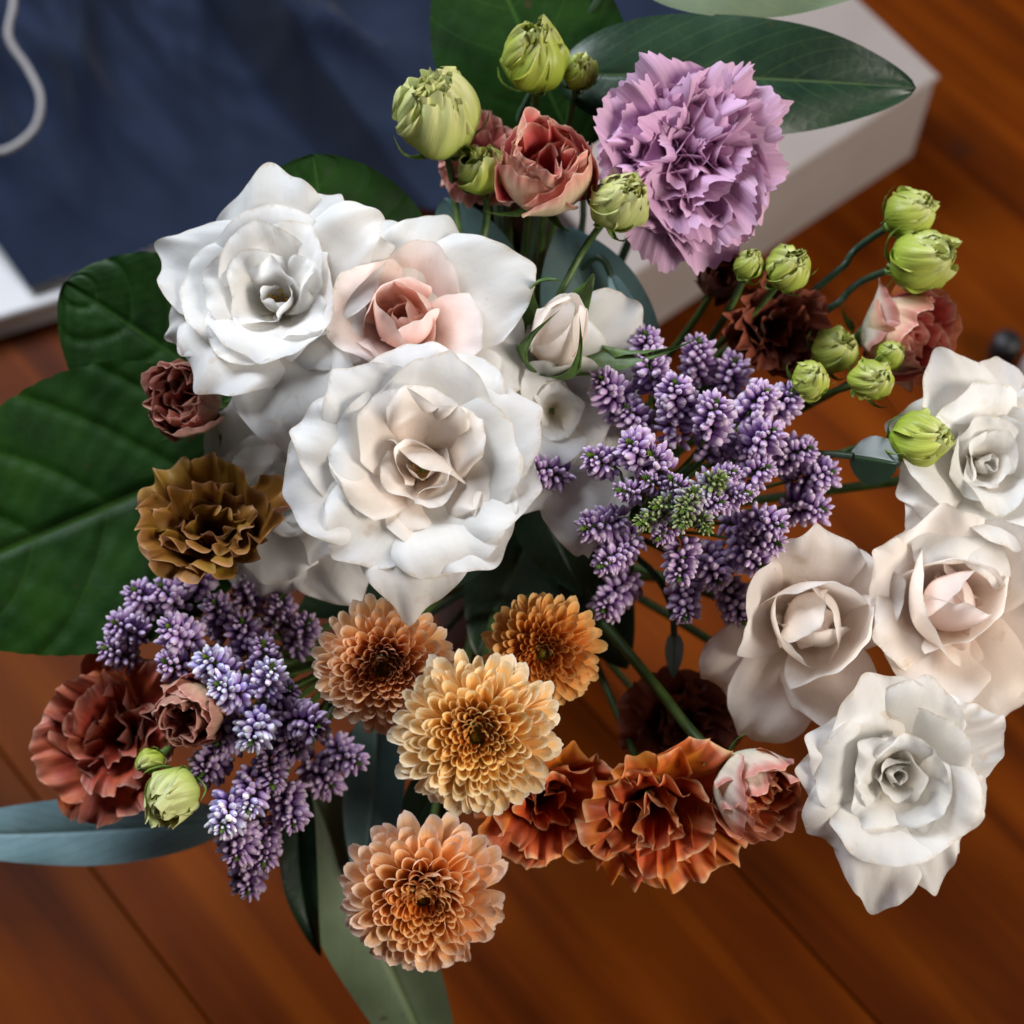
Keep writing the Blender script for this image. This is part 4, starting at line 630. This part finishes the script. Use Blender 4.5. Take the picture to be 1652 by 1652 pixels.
bud('long green bud with a dark curled leaf at its base beside the white rose', 1500, 705, .01, 46, (.7, .1), 64, 1.5, openn=.5, via=PX(1360, 730, -.02))
bud('pale green bud under the small dusky pink bloom', 272, 1290, .015, 46, (-.3, -.45), 65, 1.25, openn=1, mat='bud_pale')
bud('small bright green bud between the pale bud and the rusty bloom', 238, 1232, .0, 24, (-.4, -.3), 66, 1.2)
leaf('narrow_leaf', 'dark curled leaf at the base of the long green bud', (1370, 735), (1450, 748), 40, .0, .012, 'leaf_dark', fold=-.5, shape=(.75, .6), seed=31, cat='leaf')

# ------------------------------------------------------------------ lilac flower sprays
def floret_mesh(seed, openn):
    rg = np.random.RandomState(seed); ns, nr = 7, 6; V = []; uv = []
    prof = [(0, .20), (.16, .36), (.42, .46), (.7, .42), (.9, .26), (1.0, .06)] if not openn else [(0, .16), (.2, .32), (.45, .42), (.7, .46), (.9, .50), (.97, .03)]
    for z, r in prof:
        g = np.linspace(0, 2 * np.pi, ns, endpoint=False) + z * .5; lob = 1 + (.16 if openn else .07) * np.cos(g * 4) * z
        V += [(r * l * math.cos(x) + .10 * z * z, r * l * math.sin(x), z) for x, l in zip(g, lob)]; uv += [(i / ns, z) for i in range(ns)]
    i = np.arange(nr - 1)[:, None] * ns; j = np.arange(ns)[None, :]; j2 = (j + 1) % ns
    Q = np.stack([i + j, i + j2, i + ns + j2, i + ns + j], -1).reshape(-1, 4); mi = np.where(np.arange(len(Q)) < ns, 1, 0)
    return np.array(V), Q, np.array(uv), mi
FL = [floret_mesh(i, i == 3) for i in range(4)]
FLM = [mesh('floret', V, Q, [M['floret'], M['tuft']], uv, mi) for V, Q, uv, mi in FL]
def rotmat(z, spin):
    z = nrm(z); x = nrm(np.cross(z, [.31, .17, .93])); y = np.cross(z, x); c, s = math.cos(spin), math.sin(spin)
    return np.stack([x * c + y * s, y * c - x * s, z], 1)
def spray(label, center, hc, tips, seed, cap=300, blue=0.0):
    rg = random.Random(seed); c0 = PX(*center, hc); o = thing('lilac_flower_spray', label, 'flower spray', c0, None, 'lilac flower sprays')
    order = sorted(range(len(tips)), key=lambda i: -tips[i][2]); used = 0; JV, JQ, JU, JM, off = [], [], [], [], 0; JT, JTQ, toff = [], [], 0
    node = c0 + (NECK - c0) * .35
    for k in order:
        tx, ty, th, Lp, kind = tips[k]; tip = PX(tx, ty, th); fs = rg.uniform(.82, 1.15)
        dr = np.array([tx - center[0], ty - center[1]], float); dn = dr / (np.linalg.norm(dr) + 1e-6)
        base = PX(tx - dn[0] * Lp * .62, ty - dn[1] * Lp * .62, th - .0175 * Lp / 100); Lg = np.linalg.norm(tip - base); ax = nrm(tip - base)
        P = np.concatenate([bez(tip, tip - ax * Lg * .5, base + ax * Lg * .2 + RIGHT * rg.uniform(-.002, .002), base, 8)[:-1], bez(base, base - ax * .012, node + (base - node) * .3, node, 8)])
        V, Q = tube(P, np.linspace(.0006, .0010, len(P)), 6); sp = link('spike', mesh('spike', local(o, V), Q, M['stem']), o)
        # tip tuft of tiny green buds
        TV, TQ, to = [], [], 0
        for i in range(26):
            t = i / 26; g = i * GA; d_ = nrm(ax * (.35 + .9 * (1 - t)) + (rotmat(ax, 0)[:, 0] * math.cos(g) + rotmat(ax, 0)[:, 1] * math.sin(g)) * (.25 + .8 * t)); b_ = tip - ax * (.0035 * t)
            l = .0019 + .0010 * t; v_, q_ = tube(np.array([b_, b_ + d_ * l * .5, b_ + d_ * l]), [.00030, .00042, .00006], 5); TV.append(v_); TQ.append(q_ + to); to += len(v_)
        tf = link('tuft', mesh('tuft', local(o, np.concatenate(TV)), np.concatenate(TQ), M['tuft']), sp, color=rg.choice([(1, 1, 1), (.7, .8, .7), (1.3, 1.2, .9)])); tf['kind'] = 'stuff'
        nfl = int(Lp * (.68 if kind != 2 else .6)); wl_ = rg.choice((.008, .012, .017)); step = Lg / nfl
        for i in range(nfl):
            t = (i + 1.5) / nfl; d = Lg * t * (.98 if kind != 2 else .8); pos = tip - ax * d; g = i * GA + rg.uniform(-.3, .3)
            fr = rotmat(ax, 0); rad = fr[:, 0] * math.cos(g) + fr[:, 1] * math.sin(g)
            grow = min(1, .30 + d / .009) if kind != 2 else min(1, .35 + d / .03)
            L_ = .0070 * fs * grow * rg.uniform(.85, 1.25); wdt = .0036 * fs * grow * rg.uniform(.85, 1.15)
            dd = nrm(rad * (.55 + .5 * min(1, t * 1.4)) + ax * (.8 - .45 * t) + np.array([rg.uniform(-.15, .15) for _ in range(3)])); pos = pos + rad * (.0008 + .0016 * grow)
            Rm = rotmat(dd, rg.uniform(0, 6.28)) @ np.diag([wdt, wdt, L_]); vi = 3 if (kind == 0 and rg.random() < .12 and t > .25) else rg.randrange(3)
            wh = max(0, 1 - d / wl_)
            if kind == 2: col = (.36 + .2 * wh, .66 + .2 * wh, .15 + .1 * wh) if t < .6 else (.8, .95, .75)
            elif kind == 1: col = (.85, .72, .95)
            else: pk = rg.random(); op = .35 if vi == 3 else 0; col = (.92 + .22 * pk + .5 * wh + op, .92 + .12 * pk + .85 * wh + op, 1.08 - .14 * pk + .30 * wh + op * .4)
            f_ = rg.uniform(.68, 1.15); col = (col[0] * f_ * (1 - blue), col[1] * f_ * (1 - .3 * blue), col[2] * f_ * (1 + .6 * blue))
            if used < cap and (th > -.02):
                X = np.eye(4); X[:3, :3] = Rm; X[:3, 3] = pos - c0
                fo = link('floret', FLM[vi], sp, Matrix(X.tolist()), col); used += 1
            else:
                V_, Q_, U_, mi_ = FL[vi]; JV.append(V_ @ Rm.T + pos - c0); JQ.append(Q_ + off); JU.append(U_); JM.append(mi_); off += len(V_)
    if JV:
        jo = link('floret_mass', mesh('floret_mass', np.concatenate(JV), np.concatenate(JQ), [M['floret'], M['tuft']], np.concatenate(JU), np.concatenate(JM)), o, color=(1, .95, 1)); jo['kind'] = 'stuff'
    stem(o, node, nrm(c0 - NECK), .0024, 'stem', reach=.02); return o
TR = [(1040, 537, -.005, 90, 0), (1044, 573, .008, 85, 0), (969, 610, .01, 100, 0), (1088, 615, .02, 90, 0), (1128, 549, -.01, 105, 1), (1186, 580, -.015, 85, 1), (1156, 646, .025, 95, 0), (1238, 630, .015, 90, 0), (1280, 632, .0, 90, 0), (1249, 693, .02, 85, 0), (1308, 722, .0, 100, 1), (1344, 761, .0, 110, 0), (1240, 753, .02, 80, 0), (1330, 822, .0, 100, 1), (1261, 849, .02, 80, 0), (1257, 878, .015, 110, 0), (1233, 915, .01, 100, 0), (1200, 1005, -.005, 130, 0), (1105, 997, .0, 115, 0), (1095, 935, .02, 95, 0), (966, 914, .02, 100, 0), (940, 853, .02, 105, 0), (972, 985, -.01, 110, 1), (850, 755, .015, 100, 0), (950, 734, .025, 75, 0), (1013, 712, .03, 70, 0), (1047, 730, .03, 70, 0), (996, 790, 0.032, 70, 2), (1057, 819, 0.037, 70, 2), (1098, 849, 0.042, 75, 2), (1030, 845, 0.037, 70, 2), (1142, 856, 0.037, 70, 2), (1210, 795, 0.032, 95, 2), (1120, 790, 0.040, 70, 2), (1165, 770, 0.034, 80, 2), (1080, 770, 0.032, 70, 2), (1060, 870, 0.027, 75, 2), (1165, 810, 0.032, 75, 2), (1100, 825, 0.042, 65, 2), (1040, 770, 0.032, 65, 2), (1185, 760, 0.024, 85, 2), (1160, 690, .005, 70, 0), (1085, 665, .005, 70, 0), (1215, 860, .005, 75, 0), (1010, 655, .005, 80, 0), (1160, 940, .0, 95, 0), (985, 890, .0, 80, 1), (1205, 715, .0, 70, 1)]
spray('large lilac flower spray right of the white roses, spikes radiating from a green heart', (1110, 810), -.02, TR, 71)
TL = [(306, 903, -.02, 85, 0), (257, 943, -.015, 75, 0), (214, 950, -.02, 75, 0), (183, 1003, -.01, 85, 0), (167, 1045, -.01, 85, 0), (271, 1010, .01, 85, 0), (425, 1035, .01, 80, 0), (440, 1072, .02, 75, 0), (264, 1066, .01, 85, 0), (349, 1103, .02, 80, 0), (404, 1200, .02, 85, 0), (513, 1172, .01, 90, 0), (397, 922, -.03, 95, 1), (500, 1000, -.03, 90, 1), (455, 960, -.03, 85, 1), (580, 1232, -.02, 90, 1), (535, 1270, -.025, 90, 1), (325, 1250, .0, 85, 1), (358, 1340, .02, 95, 0), (400, 1440, -.01, 150, 0), (425, 1395, .0, 120, 0), (474, 1330, .0, 100, 1), (390, 1000, .0, 90, 0), (330, 1060, .015, 80, 0), (345, 970, -.01, 90, 0), (440, 1270, .01, 90, 1), (480, 1215, .0, 80, 1), (350, 1200, .0, 80, 1), (400, 1310, .015, 100, 0), (470, 1110, .0, 70, 0), (380, 1385, .005, 90, 0)]
spray('lilac flower spray at the lower left, one spike drooping to a point', (425, 1140), -.05, TL, 72, blue=.12)

# ------------------------------------------------------------------ small things on the floor
M['rubber'] = plain_mat('rubber', (0.008, 0.008, 0.009), (0.014, 0.014, 0.015), rough=0.5)
M['grey'] = plain_mat('grey', (0.20, 0.17, 0.17), (0.26, 0.22, 0.22), rough=0.5)
c = PXZ(1622, 560, .012); o = thing('furniture_foot', 'small black foot with a grey post at the right edge of the floor', 'furniture foot', (c[0], c[1], 0))
V, Q = tube(np.array([[0, 0, .001], [0, 0, .003], [0, 0, .018], [0, 0, .022], [0, 0, .0225]]), [.008, .0095, .0095, .007, .001], 16); link('pad', mesh('pad', V, Q, M['rubber']), o)
V, Q = tube(np.array([[.012, -.022, .001], [.012, -.022, .002], [.012, -.022, .03], [.012, -.022, .0305]]), [.007, .0075, .0075, .001], 16); link('post', mesh('post', V, Q, M['grey']), o)
for (x, y, lb) in ((472, 1388, 'fallen lilac floret on the floor beside the drooping spike'),):
    p = PXZ(x, y, .003); X = np.eye(4); X[:3, :3] = rotmat(np.array([1, .3, .1]), 0) * .006; X[:3, 3] = p
    tag(link('fallen_floret', FLM[3], None, Matrix(X.tolist()), (1.3, 1.5, 1.2)), lb, 'floret', 'fallen florets')
